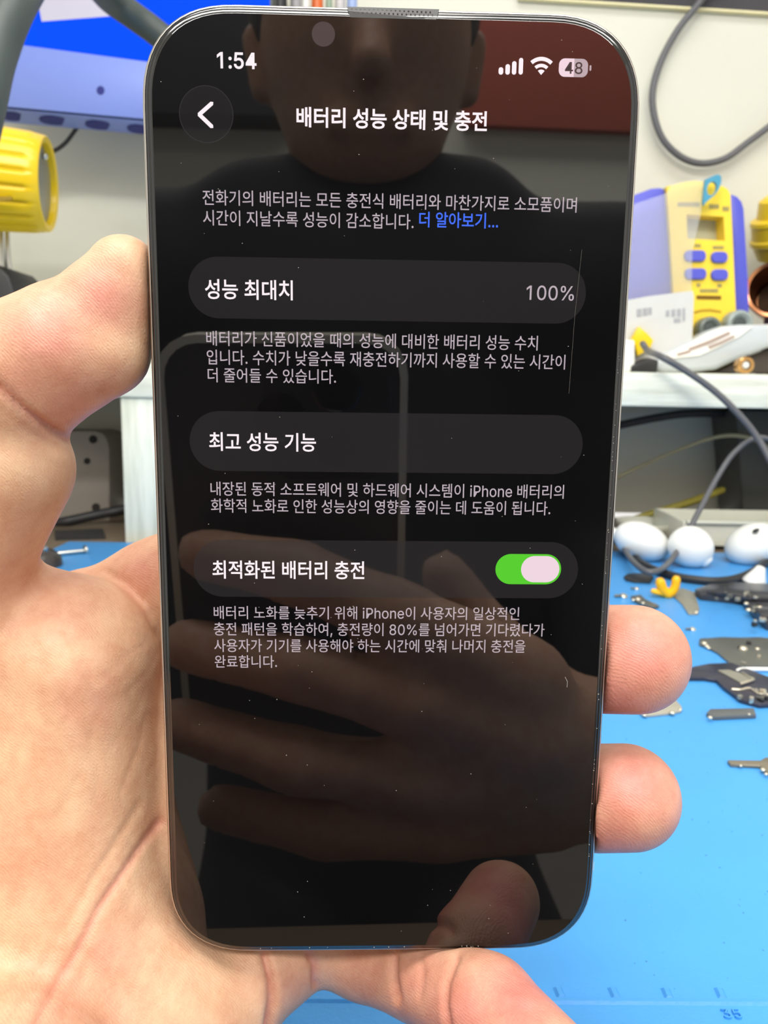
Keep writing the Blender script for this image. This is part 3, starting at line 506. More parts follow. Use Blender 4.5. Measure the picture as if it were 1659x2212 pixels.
트|322|18,38 0,-24 287,0 0,24;54,262 0,-167 218,0 0,24 -188,0 0,49 178,0 0,24 -178,0 0,46 185,0 0,24
패|322|190,283 0,-294 27,0 0,149 42,0 0,-165 28,0 0,317 -28,0 0,-128 -42,0 0,121;18,51 48,0 55,4 54,7 -2,21 -33,-4 0,147 27,0 0,24 -146,0 0,-24 27,0 0,-150 -34,-1;74,226 39,0 0,-148 -39,-2
품|322|240,53 0,-52 -159,0 0,52;53,76 0,-99 216,0 0,99 -94,0 0,37 129,0 0,24 -286,0 0,-24 128,0 0,-37;45,190 0,-24 230,0 0,24 -46,0 0,66 47,0 0,23 -232,0 0,-23 48,0 0,-66;121,256 79,0 0,-66 -79,0
프|322|18,38 0,-25 287,0 0,25;43,124 0,-24 234,0 0,24 -49,0 0,110 50,0 0,24 -235,0 0,-24 49,0 0,-110;121,234 79,0 0,-110 -79,0
하|322|111,189 -40,-9 -28,-26 -10,-38 10,-38 28,-25 40,-10 39,10 28,25 10,38 -10,38 -28,26;111,165 25,-6 18,-18 6,-25 -6,-25 -18,-17 -25,-6 -26,6 -18,17 -6,25 6,25 18,18;232,290 0,-317 29,0 0,162 52,0 0,24 -52,0 0,131;96,286 0,-47 -80,0 0,-24 186,0 0,24 -77,0 0,47
학|322|112,216 -40,-7 -27,-20 -9,-30 9,-30 27,-20 40,-7 39,7 27,20 9,30 -9,30 -27,20;112,194 25,-5 17,-12 6,-18 -6,-18 -17,-12 -25,-4 -26,4 -16,12 -6,18 6,18 16,12;57,74 0,-24 177,0 0,-77 29,0 0,101;97,291 0,-35 -79,0 0,-24 187,0 0,24 -79,0 0,35;234,290 0,-199 29,0 0,87 47,0 0,24 -47,0 0,88
한|322|112,210 -40,-7 -27,-21 -9,-31 9,-31 27,-21 40,-7 39,7 27,21 9,31 -9,31 -27,21;112,187 25,-4 17,-13 6,-19 -6,-19 -17,-13 -25,-4 -26,4 -16,13 -6,19 6,19 16,13;234,289 0,-237 29,0 0,109 47,0 0,24 -47,0 0,104;97,289 0,-38 -79,0 0,-24 187,0 0,24 -79,0 0,38;66,71 0,-91 211,0 0,24 -182,0 0,67
할|322|112,224 -40,-6 -27,-18 -9,-28 9,-27 27,-18 40,-7 40,7 26,18 9,27 -9,28 -26,18;112,203 25,-4 17,-11 6,-16 -6,-16 -17,-10 -25,-4 -26,4 -16,10 -6,16 6,16 16,11;234,291 0,-175 29,0 0,74 47,0 0,24 -47,0 0,77;63,-1 0,-23 212,0 0,23 -184,0 0,30 172,0 0,70 -201,0 0,-21 173,0 0,-28 -172,0;97,293 0,-32 -79,0 0,-23 187,0 0,23 -79,0 0,32
합|322|64,91 0,-114 199,0 0,114 -29,0 0,-33 -141,0 0,33;93,35 141,0 0,-35 -141,0;112,219 -40,-7 -27,-19 -9,-29 9,-30 27,-19 40,-7 39,7 27,19 9,30 -9,29 -27,19;112,197 25,-4 17,-12 6,-17 -6,-18 -17,-12 -25,-4 -26,4 -16,12 -6,18 6,17 16,12;234,290 0,-185 29,0 0,79 47,0 0,25 -47,0 0,81;97,292 0,-35 -79,0 0,-23 187,0 0,23 -79,0 0,35
해|322|96,190 -35,-9 -24,-25 -9,-38 9,-37 24,-26 35,-9 35,9 24,26 9,37 -9,38 -24,25;96,166 21,-6 15,-17 6,-25 -6,-24 -15,-17 -21,-6 -22,6 -15,17 -5,24 5,25 15,17;81,280 0,-45 -64,0 0,-24 157,0 0,24 -64,0 0,45;190,282 0,-294 27,0 0,144 41,0 0,-159 27,0 0,317 -27,0 0,-134 -41,0 0,126
향|322|164,83 -55,-7 -36,-18 -12,-30 12,-29 36,-19 55,-7 55,7 35,19 13,29 -13,30 -35,18;164,60 40,-4 25,-10 9,-18 -9,-17 -25,-11 -40,-4 -40,4 -26,11 -9,17 9,18 26,10;112,215 -40,-7 -27,-20 -9,-29 9,-30 27,-19 40,-7 39,7 27,19 9,30 -9,29 -27,20;112,193 25,-5 17,-11 6,-18 -6,-18 -17,-12 -25,-4 -26,4 -16,12 -6,18 6,18 16,11;234,290 0,-205 29,0 0,58 46,0 0,24 -46,0 0,44 46,0 0,24 -46,0 0,55;97,292 0,-38 -79,0 0,-23 187,0 0,23 -79,0 0,38
화|322|114,187 25,-5 16,-12 6,-19 -6,-19 -16,-13 -25,-4 -25,4 -16,13 -6,19 6,19 16,12;114,209 -39,-7 -26,-20 -9,-31 7,-28 21,-20 31,-10 0,-35 -85,-1 4,-24 61,1 67,3 70,9 -2,21 -28,-3 -29,-3 -28,-1 0,33 31,10 21,20 8,28 -10,31 -26,20;232,290 0,-317 30,0 0,158 49,0 0,24 -49,0 0,135;99,289 0,-38 -80,0 0,-23 189,0 0,23 -79,0 0,38
%|676|175,283 -15,1 -14,2 -14,5 -11,6 -11,8 -9,9 -8,10 -7,11 -5,12 -3,13 -3,13 0,15 0,24 1,14 2,14 3,12 6,12 6,12 8,10 9,9 11,8 12,6 13,4 14,3 15,1 16,-1 15,-3 13,-4 11,-6 11,-8 9,-9 8,-10 6,-12 5,-12 4,-12 2,-14 1,-14 0,-24 -1,-15 -2,-13 -4,-13 -5,-12 -7,-11 -7,-10 -9,-9 -11,-8 -12,-6 -13,-5 -14,-2;175,327 13,2 10,3 8,6 6,8 5,9 4,10 2,11 0,12 0,24 0,12 -2,11 -4,10 -4,9 -7,8 -8,6 -10,3 -13,2 -11,-2 -11,-3 -8,-6 -7,-8 -5,-9 -3,-10 -2,-11 -1,-12 0,-24 1,-12 2,-11 3,-10 5,-9 7,-8 8,-6 10,-3;501,-10 -15,1 -15,3 -13,4 -12,7 -10,7 -10,9 -7,10 -7,12 -5,12 -4,13 -2,13 -1,14 0,25 1,14 2,13 4,13 5,12 7,12 8,10 9,9 11,7 11,7 13,4 15,3 15,1 16,-1 14,-3 13,-4 12,-7 10,-7 10,-9 7,-10 7,-12 5,-12 3,-13 2,-13 1,-14 0,-25 -1,-14 -2,-13 -4,-13 -5,-12 -6,-12 -8,-10 -9,-9 -11,-7 -11,-7 -13,-4 -14,-3;501,35 12,1 10,3 8,6 7,8 5,9 3,11 2,11 1,11 0,25 -1,11 -2,11 -3,11 -5,9 -6,8 -8,6 -11,3 -12,1 -12,-1 -10,-3 -8,-6 -7,-8 -5,-9 -3,-11 -3,-11 0,-11 0,-25 0,-11 2,-11 4,-11 5,-9 6,-8 9,-6 10,-3;132,0 350,509 58,0 -349,-509
,|187|38,-119 30,190 69,0 -53,-190
.|187|95,-4 -9,0 -8,3 -8,4 -7,6 -6,7 -4,8 -3,8 0,9 0,9 3,9 4,7 6,7 7,6 8,4 8,3 9,1 9,-1 9,-3 8,-4 7,-6 6,-7 4,-7 2,-9 1,-9 -1,-9 -2,-8 -4,-8 -6,-7 -7,-6 -8,-4 -9,-3
0|453|227,-7 -28,2 -25,6 -23,10 -21,13 -19,17 -16,21 -15,24 -11,27 -9,31 -7,34 -4,36 -1,40 1,40 4,36 7,34 9,31 12,27 14,25 17,20 18,17 21,14 23,10 26,6 27,2 27,-2 25,-6 23,-10 21,-14 19,-17 16,-20 14,-25 12,-27 9,-31 7,-34 4,-36 1,-40 -1,-40 -4,-36 -7,-34 -9,-31 -11,-27 -14,-24 -17,-21 -19,-17 -21,-13 -23,-10 -25,-6;227,50 18,1 16,5 15,7 14,11 13,13 10,16 10,19 7,22 6,24 4,26 3,29 1,31 -1,31 -3,29 -4,27 -6,24 -7,22 -10,18 -10,17 -13,13 -14,11 -15,7 -16,5 -18,2 -18,-2 -17,-5 -15,-7 -14,-11 -12,-13 -11,-17 -9,-18 -8,-22 -6,-24 -4,-27 -3,-29 -1,-31 1,-31 3,-29 4,-26 6,-24 8,-22 9,-19 11,-16 12,-13 14,-11 15,-7 17,-5
1|454|276,509 0,-509 -64,0 0,440 -126,-90 0,70 112,82
2|453|64,0 0,47 170,182 48,53 9,12 8,11 6,11 6,11 4,10 3,11 2,12 0,11 -1,14 -2,12 -4,11 -5,11 -7,9 -8,8 -10,7 -10,6 -11,5 -12,3 -13,2 -13,1 -15,-1 -13,-2 -12,-4 -12,-6 -10,-6 -9,-8 -8,-9 -6,-11 -5,-11 -4,-12 -2,-14 -1,-14 -61,0 1,22 4,21 6,19 9,18 12,17 13,14 15,13 17,10 19,9 20,6 21,3 22,2 22,-2 21,-3 20,-6 18,-8 17,-11 14,-12 13,-13 11,-16 9,-17 6,-17 4,-19 1,-20 -1,-14 -2,-13 -3,-14 -4,-13 -6,-14 -8,-14 -10,-15 -11,-16 -14,-18 -16,-18 -18,-21 -21,-22 -114,-120 0,-3 236,0 0,-57
3|453|218,-7 -23,1 -22,3 -21,5 -19,8 -19,9 -16,11 -15,13 -13,14 -10,17 -8,17 -6,20 -2,21 65,0 2,-13 4,-12 5,-10 6,-10 8,-9 10,-7 10,-7 11,-5 13,-4 13,-3 13,-2 15,0 15,1 14,2 14,3 13,5 12,6 10,7 10,9 8,10 6,11 4,12 3,14 1,15 -1,13 -2,14 -4,12 -6,12 -8,11 -9,10 -11,9 -13,8 -15,6 -18,4 -19,3 -22,1 -44,0 0,51 131,149 0,4 -218,0 0,57 302,0 0,-48 -161,-183 0,11 28,1 25,-2 23,-4 21,-8 19,-11 17,-12 15,-14 12,-17 10,-17 6,-19 5,-20 1,-21 -1,-22 -5,-20 -7,-19 -10,-18 -12,-16 -14,-14 -17,-13 -18,-11 -21,-8 -22,-6 -23,-4
4|440|266,0 64,0 0,112 72,0 0,58 -72,0 0,339 -87,0 -208,-331 0,-66 231,0;266,170 -160,0 156,248 4,0
5|453|221,-7 -22,1 -21,4 -19,5 -19,8 -17,10 -15,11 -14,13 -11,15 -10,16 -7,17 -4,18 -2,19 62,0 2,-11 3,-11 5,-10 6,-9 7,-9 9,-7 9,-7 10,-6 11,-4 12,-4 12,-2 13,0 15,1 14,2 14,5 12,6 12,8 10,10 9,10 7,12 6,13 4,14 3,15 1,16 -1,16 -3,15 -4,15 -6,13 -8,12 -9,11 -11,10 -11,8 -13,7 -14,4 -15,3 -15,1 -13,-1 -13,-1 -12,-3 -13,-4 -11,-4 -11,-6 -9,-6 -8,-6 -61,7 29,256 270,0 0,-57 -215,0 -17,-151 2,0 9,7 10,7 11,5 12,5 12,4 13,2 13,2 13,1 18,-1 16,-3 16,-4 15,-5 14,-7 13,-8 13,-10 11,-11 10,-12 9,-13 8,-14 7,-15 5,-16 4,-16 2,-18 1,-18 -1,-24 -5,-22 -6,-22 -10,-19 -12,-19 -14,-16 -16,-14 -18,-12 -20,-9 -21,-7 -23,-4
8|453|226,-7 -25,1 -23,4 -22,5 -20,8 -19,10 -16,12 -15,14 -12,15 -10,16 -7,18 -4,19 -1,20 1,16 2,15 4,15 6,14 7,13 9,12 9,11 11,10 12,8 12,7 14,5 14,4 0,2 -18,6 -16,9 -14,11 -12,15 -10,16 -7,18 -4,18 -2,20 2,19 3,18 7,17 8,16 11,14 13,13 15,11 17,10 18,8 20,5 20,3 22,2 22,-2 21,-3 19,-5 18,-8 17,-10 14,-11 13,-13 11,-14 9,-16 7,-17 3,-18 2,-19 -2,-19 -4,-19 -7,-18 -10,-16 -12,-15 -14,-11 -15,-9 -18,-6 0,-2 14,-4 13,-5 12,-7 12,-8 11,-10 10,-11 8,-12 7,-13 6,-14 4,-15 3,-15 1,-16 -2,-20 -4,-19 -7,-18 -10,-16 -12,-15 -14,-14 -17,-12 -18,-10 -21,-8 -21,-5 -24,-4;226,49 17,1 15,2 14,3 13,5 11,6 11,8 8,8 8,9 6,11 4,11 3,13 1,13 -1,13 -3,13 -4,12 -7,12 -8,10 -9,9 -10,8 -12,7 -13,5 -14,4 -14,2 -16,1 -15,-1 -15,-2 -14,-4 -13,-5 -12,-7 -10,-8 -9,-9 -8,-10 -7,-12 -4,-12 -3,-13 -1,-13 1,-13 3,-13 4,-11 6,-11 7,-9 9,-8 11,-8 11,-6 13,-5 15,-3 15,-2;226,290 13,0 13,2 11,4 11,4 10,6 9,7 7,8 7,9 5,11 4,10 2,12 1,13 -1,12 -2,11 -3,11 -5,10 -7,9 -7,8 -9,7 -10,5 -11,5 -12,3 -12,2 -14,1 -13,-1 -13,-2 -12,-3 -11,-5 -10,-5 -8,-7 -8,-8 -6,-9 -6,-10 -3,-11 -2,-11 -1,-12 1,-13 2,-12 3,-10 6,-11 6,-9 8,-8 9,-7 10,-6 11,-4 12,-4 12,-2
:|187|95,-4 -9,0 -8,3 -8,4 -7,6 -6,7 -4,8 -3,8 0,9 0,9 3,9 4,7 6,7 7,6 8,4 8,3 9,1 9,-1 9,-3 8,-4 7,-6 6,-7 4,-7 2,-9 1,-9 -1,-9 -2,-8 -4,-8 -6,-7 -7,-6 -8,-4 -9,-3;95,271 -9,1 -8,2 -8,4 -7,6 -6,7 -4,8 -3,8 0,9 0,9 3,9 4,8 6,7 7,5 8,5 8,2 9,1 9,-1 9,-2 8,-5 7,-5 6,-7 4,-8 2,-9 1,-9 -1,-9 -2,-8 -4,-8 -6,-7 -7,-6 -8,-4 -9,-2
P|445|60,0 0,509 175,0 28,-2 26,-4 23,-6 20,-10 18,-11 16,-14 13,-15 11,-17 8,-19 6,-20 3,-21 2,-22 -2,-23 -3,-21 -6,-20 -8,-19 -11,-17 -13,-15 -16,-14 -18,-12 -20,-9 -23,-7 -26,-4 -28,-1 -126,0 0,56 124,0 19,1 17,3 15,4 13,6 11,8 10,8 9,10 6,12 5,12 4,13 2,14 0,15 0,14 -2,14 -4,13 -5,13 -7,11 -8,10 -10,8 -11,8 -13,5 -16,5 -17,2 -19,1 -107,0 0,-452
e|404|212,-8 -27,1 -24,5 -23,8 -21,10 -19,14 -16,16 -14,18 -12,21 -10,23 -6,24 -5,27 -1,28 1,28 4,27 7,25 9,23 12,21 14,18 16,17 18,13 20,11 22,8 23,5 25,1 16,0 15,-2 15,-3 15,-5 14,-6 14,-7 13,-10 12,-10 12,-12 10,-14 9,-16 7,-17 6,-19 5,-21 2,-23 1,-25 0,-25 -296,0 0,52 234,0 -2,16 -4,17 -5,15 -7,13 -8,12 -10,11 -10,9 -13,7 -13,5 -15,3 -17,1 -16,-1 -16,-3 -14,-5 -13,-8 -11,-9 -10,-10 -9,-12 -7,-12 -6,-14 -4,-15 -2,-15 -1,-15 0,-33 1,-21 3,-18 4,-17 6,-16 8,-14 10,-12 11,-10 12,-9 14,-6 14,-5 16,-3 17,-1 12,1 10,1 10,2 10,3 9,3 8,5 7,5 7,7 7,7 5,8 5,8 4,9 59,-14 -5,-14 -7,-14 -8,-12 -10,-12 -11,-10 -13,-10 -13,-8 -15,-7 -17,-5 -17,-4 -18,-2
h|410|114,227 0,-227 -61,0 0,509 61,0 0,-222 -12,0 10,25 12,20 13,17 15,13 17,10 18,7 20,4 20,1 19,-1 18,-3 16,-4 15,-7 14,-9 12,-11 11,-13 9,-15 7,-17 5,-19 3,-21 1,-24 0,-240 -61,0 0,235 -1,21 -5,19 -7,16 -10,13 -13,11 -14,8 -17,5 -19,1 -13,-1 -13,-2 -12,-4 -11,-5 -11,-6 -9,-8 -8,-10 -7,-10 -5,-12 -4,-14 -3,-14
i|167|53,0 0,379 61,0 0,-379;84,443 -9,1 -8,2 -7,3 -6,6 -6,6 -4,7 -2,7 -1,8 1,8 2,8 4,7 6,6 6,5 7,4 8,2 9,1 8,-1 8,-2 7,-4 7,-5 5,-6 4,-7 3,-8 0,-8 0,-8 -3,-7 -4,-7 -5,-6 -7,-6 -7,-3 -8,-2
n|409|114,227 0,-227 -61,0 0,379 59,0 0,-92 -10,0 10,25 12,20 13,17 15,13 17,10 18,7 20,4 20,1 19,-1 18,-3 16,-4 15,-7 14,-9 12,-11 11,-13 9,-15 7,-17 5,-19 3,-21 1,-24 0,-240 -61,0 0,235 -1,21 -5,19 -7,16 -10,13 -13,11 -14,8 -17,5 -19,1 -13,-1 -13,-2 -12,-4 -11,-5 -11,-6 -9,-8 -8,-10 -7,-10 -5,-12 -4,-14 -3,-14
o|415|207,-8 -25,1 -23,5 -22,8 -20,10 -19,14 -16,16 -14,18 -12,21 -10,23 -6,25 -4,26 -2,28 2,29 4,27 6,25 10,23 12,21 14,18 16,16 19,14 20,11 22,7 23,5 25,1 26,-1 23,-5 22,-7 21,-11 18,-14 16,-16 14,-18 12,-21 10,-23 7,-25 4,-27 1,-29 -1,-28 -4,-26 -7,-25 -10,-23 -12,-21 -14,-18 -16,-16 -18,-14 -21,-10 -22,-8 -23,-5;207,46 19,2 16,3 15,6 13,9 12,10 10,13 8,13 7,15 5,17 4,17 2,18 1,18 -1,19 -2,18 -4,18 -5,16 -7,16 -8,13 -10,13 -12,10 -13,9 -15,6 -16,4 -19,1 -18,-1 -16,-4 -15,-6 -13,-9 -11,-10 -10,-13 -9,-13 -7,-16 -5,-16 -4,-18 -2,-18 -1,-19 1,-18 2,-18 4,-17 5,-17 7,-15 9,-13 10,-13 11,-10 13,-9 15,-6 16,-3
'''
GLYPH = None


def load_glyphs():
    out = {}
    for row in GLYPHS.strip().split('\n'):
        ch, adv, polys = row.split('|')
        em = 350.0 if ch >= '가' else 700.0
        ps = []
        for poly in polys.split(';'):
            x = y = 0
            q = []
            for st in poly.split(' '):
                dx, dy = st.split(',')
                x += int(dx)
                y += int(dy)
                q.append((x / em, y / em))
            ps.append(q)
        out[ch] = (int(adv) / em, ps)
    return out


def text_mesh(body, offset=0.0, shear=0.0, extrude=0.0):
    c = bpy.data.curves.new('tmp_text', 'CURVE')
    c.dimensions = '2D'
    c.fill_mode = 'BOTH'
    c.offset = offset
    c.extrude = extrude
    pen = 0.0
    for ch in body:
        if ch == ' ':
            pen += 0.27
            continue
        adv, polys = GLYPH[ch]
        for q in polys:
            sp = c.splines.new('POLY')
            sp.points.add(len(q) - 1)
            for p, (x, y) in zip(sp.points, q):
                p.co = (pen + x, y, 0, 1)
            sp.use_cyclic_u = True
        pen += adv
    o = bpy.data.objects.new('tmp_text', c)
    COL.objects.link(o)
    dg = bpy.context.evaluated_depsgraph_get()
    dg.update()
    ev = o.evaluated_get(dg)
    me = ev.to_mesh()
    vs = np.array([v.co[:] for v in me.vertices])
    fs = [tuple(p.vertices) for p in me.polygons]
    ev.to_mesh_clear()
    bpy.data.objects.remove(o)
    bpy.data.curves.remove(c)
    return vs, fs


def text_on(mb, body, o, ex, ey, x0, x1, y0, y1, offset=0.0, lift=None, extrude=0.0, ref=None):
    vs, fs = text_mesh(body, offset, 0, extrude)
    lx, hx = vs[:, 0].min(), vs[:, 0].max()
    ly, hy = (vs[:, 1].min(), vs[:, 1].max()) if ref is None else ref
    nrm = Vector(ex).cross(Vector(ey))
    out = []
    for v in vs:
        u = x0 + (v[0] - lx) / (hx - lx) * (x1 - x0)
        t = y0 + (v[1] - ly) / (hy - ly) * (y1 - y0)
        out.append(Vector(o) + Vector(ex) * u + Vector(ey) * t + nrm * v[2])
    mb.add(out, fs)


GLYPH = load_glyphs()
# embossed number on the mat
mbn = MB()
no = G(1566, 2203)
sc = (G(1606, 2203) - no).length
text_on(mbn, '35', no, dirr, prp, 0, sc, 0, sc * 0.62, extrude=0.0006)
build('ruler_number', mbn, M_mat, sm)

# ================================================================== SHELF
YS = G(262, 1166).y
M_shelf = wood_mat('white_wood_board', S(238, 240, 226), S(205, 206, 190), 0)
M_shelf_v = wood_mat('white_wood_upright', S(236, 239, 226), S(204, 208, 192), 2)
zt, zb = W(1500, 806, YS).z, W(1500, 880, YS).z
shelf = thing('shelf', 'white woodgrain desktop shelf running across the back of the bench', 'shelf', (0, YS, -0.004))
build('shelf_board', MB().box((0.05, (YS + YW) / 2, (zt + zb) / 2), 1.7, YW - YS, zt - zb), M_shelf, shelf, bevel=0.0015)
lx0, lx1 = W(262, 1000, YS).x, W(342, 1000, YS).x
build('upright', MB().box(((lx0 + lx1) / 2, (YS + 0.003 + YW) / 2, (zb - 0.004) / 2), lx1 - lx0, YW - YS - 0.003, zb + 0.004), M_shelf_v, shelf, bevel=0.0015)
rx = W(2250, 1000, YS).x
build('upright', MB().box((rx, (YS + 0.003 + YW) / 2, (zb - 0.004) / 2), lx1 - lx0, YW - YS - 0.003, zb + 0.004), M_shelf_v, shelf, bevel=0.0015)
llx = W(-900, 1000, YS).x
build('upright', MB().box((llx, (YS + 0.003 + YW) / 2, (zb - 0.004) / 2), lx1 - lx0, YW - YS - 0.003, zb + 0.004), M_shelf_v, shelf, bevel=0.0015)


# ================================================================== SMARTPHONE (held in the hand)
PW, PH, PT = 71.5, 147.5, 8.25              # mm
_C = np.array([[289, .5], [1396, 32], [1281, 2050.5], [370, 2059]], float) - [CX, CY]
_src = np.array([[-PW / 2, PH / 2], [PW / 2, PH / 2], [PW / 2, -PH / 2], [-PW / 2, -PH / 2]])
_A = []
for (x, y), (u, v) in zip(_src, _C):
    _A.append([x, y, 1, 0, 0, 0, -u * x, -u * y, -u])
    _A.append([0, 0, 0, x, y, 1, -v * x, -v * y, -v])
_H = np.linalg.svd(np.array(_A))[2][-1].reshape(3, 3)
_M = np.diag([1 / FPX, 1 / FPX, 1]) @ _H
_s = (np.linalg.norm(_M[:, 0]) + np.linalg.norm(_M[:, 1])) / 2
if _M[2, 2] < 0:
    _s = -_s
_M /= _s
PEX = _M[:, 0] / np.linalg.norm(_M[:, 0])
PEY = _M[:, 1] - PEX * (PEX @ _M[:, 1])
PEY /= np.linalg.norm(PEY)
PN = np.cross(PEX, PEY)
PO = _M[:, 2]
if PN @ PO > 0:
    PN = -PN                                # towards the camera


def c2w(v):                                 # camera millimetres (x right, y down, z forward) to world metres
    return CAM_M @ Vector((v[0] / 1000, -v[1] / 1000, -v[2] / 1000))


def ph(x, y, z=0.0):                        # phone millimetres to world
    return c2w(PO + PEX * x + PEY * y + PN * z)


def px2ph(px, py):
    d = np.array([(px - CX) / FPX, (py - CY) / FPX, 1.0])
    t = (PO @ PN) / (d @ PN)
    q = d * t - PO
    return q @ PEX, q @ PEY


def body_loop(inset, z, R=14.0, e=2.45, n=14):
    w2, h2 = PW / 2 - inset, PH / 2 - inset
    R = max(R - inset, 1)
    out = []
    for sx, sy, flip in ((1, 1, False), (-1, 1, True), (-1, -1, False), (1, -1, True)):
        pts = []
        for k in range(n + 1):
            a = math.pi / 2 * k / n
            pts.append((sx * (w2 - R + R * math.cos(a) ** (2 / e)), sy * (h2 - R + R * math.sin(a) ** (2 / e))))
        out += pts[::-1] if flip else pts
    return [ph(x, y, z) for x, y in out]


M_ti = mat('brushed_titanium', S(196, 190, 184), rough=0.28, metal=1.0, var=0.05, scale=300)
M_glass = mat('black_screen_glass', (0.0035, 0.0035, 0.004, 1), rough=0.02, var=0.0, spec=1.0, ior=1.5)
M_edge = mat('glass_edge', (0.008, 0.008, 0.009, 1), rough=0.1, var=0.0, spec=0.8)
M_backg = mat('back_glass', S(190, 186, 180), rough=0.35)
M_ant = mat('antenna_plastic', S(235, 233, 226), rough=0.5)
M_black = mat('black_plastic', S(24, 25, 27), rough=0.45)


def disp_mat(name, col, e):
    m = mat(name, (0.004, 0.004, 0.004, 1), rough=0.03, var=0.0, emit=col, estr=e)
    return m


phone = thing('smartphone', 'smartphone with a dark Korean battery health screen, held upright in the hand', 'phone', tuple(ph(0, -PH / 2, -4)))
build('frame', MB().rings([body_loop(2.2, -PT), body_loop(1.0, -PT + 0.12), body_loop(0.25, -PT + 0.6), body_loop(0, -PT + 1.5), body_loop(0, -1.3),
                           body_loop(0.08, -0.8), body_loop(0.24, -0.42), body_loop(0.44, -0.24), body_loop(0.52, -0.24), body_loop(0.56, -0.7)], True, True), M_ti, phone, angle=60)
build('back_glass', MB().rings([body_loop(2.2, -PT + 0.1), body_loop(2.2, -PT - 0.1), body_loop(2.7, -PT - 0.2)]), M_backg, phone)
build('screen_border', MB().rings([body_loop(0.57, -0.7), body_loop(0.6, -0.2), body_loop(0.78, 0.02), body_loop(1.05, 0.12), body_loop(1.5, 0.16)], True, True), M_edge, phone)
# toughened-glass protector: its rounded rim stands a little proud of the border
display = build('display', MB().rings([body_loop(1.3, 0.1), body_loop(1.32, 0.34), body_loop(1.45, 0.43), body_loop(1.7, 0.47)], True, True), M_glass, phone)
ZS = 0.475
for bx, by, nx in ((PW / 2, None, 1),):
    y_r = px2ph(1288, 1878)[1]
    mba = MB()
    for z0, z1 in ((-PT + 1.2, -0.9),):
        xx = PW / 2
        mba.prism([ph(xx - 0.5, y_r - 0.75, z1 + 0.6), ph(xx - 0.5, y_r + 0.75, z1 + 0.6), ph(xx + 0.03, y_r + 0.75, z1), ph(xx + 0.03, y_r - 0.75, z1)],
                  [ph(xx - 0.5, y_r - 0.75, z0), ph(xx - 0.5, y_r + 0.75, z0), ph(xx + 0.03, y_r + 0.75, z0), ph(xx + 0.03, y_r - 0.75, z0)])
    build('antenna_band', mba, M_ant, phone)
x_b = px2ph(562, 2055)[0]
mba = MB()
mba.prism([ph(x_b - 0.6, -PH / 2 + 0.5, -0.3), ph(x_b + 0.6, -PH / 2 + 0.5, -0.3), ph(x_b + 0.6, -PH / 2 - 0.03, -0.9), ph(x_b - 0.6, -PH / 2 - 0.03, -0.9)],
          [ph(x_b - 0.6, -PH / 2 + 0.5, -PT + 1.2), ph(x_b + 0.6, -PH / 2 + 0.5, -PT + 1.2), ph(x_b + 0.6, -PH / 2 - 0.03, -PT + 1.2), ph(x_b - 0.6, -PH / 2 - 0.03, -PT + 1.2)])
build('antenna_band', mba, M_ant, phone)
# ear speaker slot along the top edge with its mesh of fine dots
sx0, sx1 = px2ph(757, 14)[0], px2ph(942, 20)[0]
ys = PH / 2
slot_f = [(sx0, -1.85), (sx1, -1.85), (sx1 + 0.3, -1.0), (sx1 + 0.45, -0.18), (sx0 - 0.45, -0.18), (sx0 - 0.3, -1.0)]
slot_z = [0.5, 0.5, 0.42, -0.2, -0.2, 0.42]
build('speaker_slot', MB().prism([ph(x, ys + y, z) for (x, y), z in zip(slot_f, slot_z)], [ph(x, ys + y, -0.6) for x, y in slot_f]), M_black, phone, smooth=False)
mbd = MB()
for row in range(2):
    n = 19
    for k in range(n):
        x = sx0 + 0.2 + (sx1 - sx0 - 0.4) * (k + 0.5 * row) / n
        y = ys - 0.62 - 0.5 * row
        z = 0.16 + 0.28 * row
        mbd.prism([ph(x + 0.1 * math.cos(a), y + 0.1 * math.sin(a), z + 0.05) for a in (0, 1.57, 3.14, 4.71)],
                  [ph(x + 0.1 * math.cos(a), y + 0.1 * math.sin(a), z - 0.1) for a in (0, 1.57, 3.14, 4.71)])
go = build('speaker_mesh', mbd, mat('speaker_mesh_metal', S(110, 106, 102), rough=0.4, metal=0.6), phone, smooth=False)
go['kind'] = 'stuff'

# ---- what the screen shows: each lit element is a thin sheet on the display
T_white = disp_mat('lit_white', (1.0, 0.88, 0.92, 1), 1.05)
T_grey = disp_mat('lit_grey', (0.74, 0.62, 0.69, 1), 0.72)
T_blue = disp_mat('lit_blue', (0.06, 0.17, 1.0, 1), 1.0)
T_pill = disp_mat('lit_row', (0.016, 0.0145, 0.0155, 1), 1.0)
T_ring = disp_mat('lit_ring', (0.030, 0.028, 0.030, 1), 1.0)
T_green = disp_mat('lit_green', (0.10, 0.64, 0.03, 1), 1.0)
T_knob = disp_mat('lit_knob', (0.90, 0.70, 0.78, 1), 1.0)
T_dim = disp_mat('lit_dim', (0.50, 0.40, 0.44, 1), 1.0)
T_dark = disp_mat('lit_dark', (0.045, 0.04, 0.042, 1), 1.0)
T_lens_sheen = disp_mat('sensor_sheen', (0.075, 0.055, 0.055, 1), 1.0)
exw, eyw = (ph(1, 0) - ph(0, 0)), (ph(0, 1) - ph(0, 0))   # world vectors of one millimetre
nw = exw.cross(eyw).normalized() * 0.001


def sheet(name, pts_ph, z, m, label=None):
    f = [ph(x, y, z) for x, y in pts_ph]
    k = [ph(x, y, ZS - 0.05) for x, y in pts_ph]
    o = build(name, MB().prism(f, k), m, display, smooth=False)
    if label:
        o['label'] = label
    return o


def rr_ph(x0, y0, x1, y1, r, n=10):
    x0, x1 = min(x0, x1), max(x0, x1)
    y0, y1 = min(y0, y1), max(y0, y1)
    return rrect(x0, y0, x1, y1, min(r, (x1 - x0) / 2 - 1e-4, (y1 - y0) / 2 - 1e-4), n)


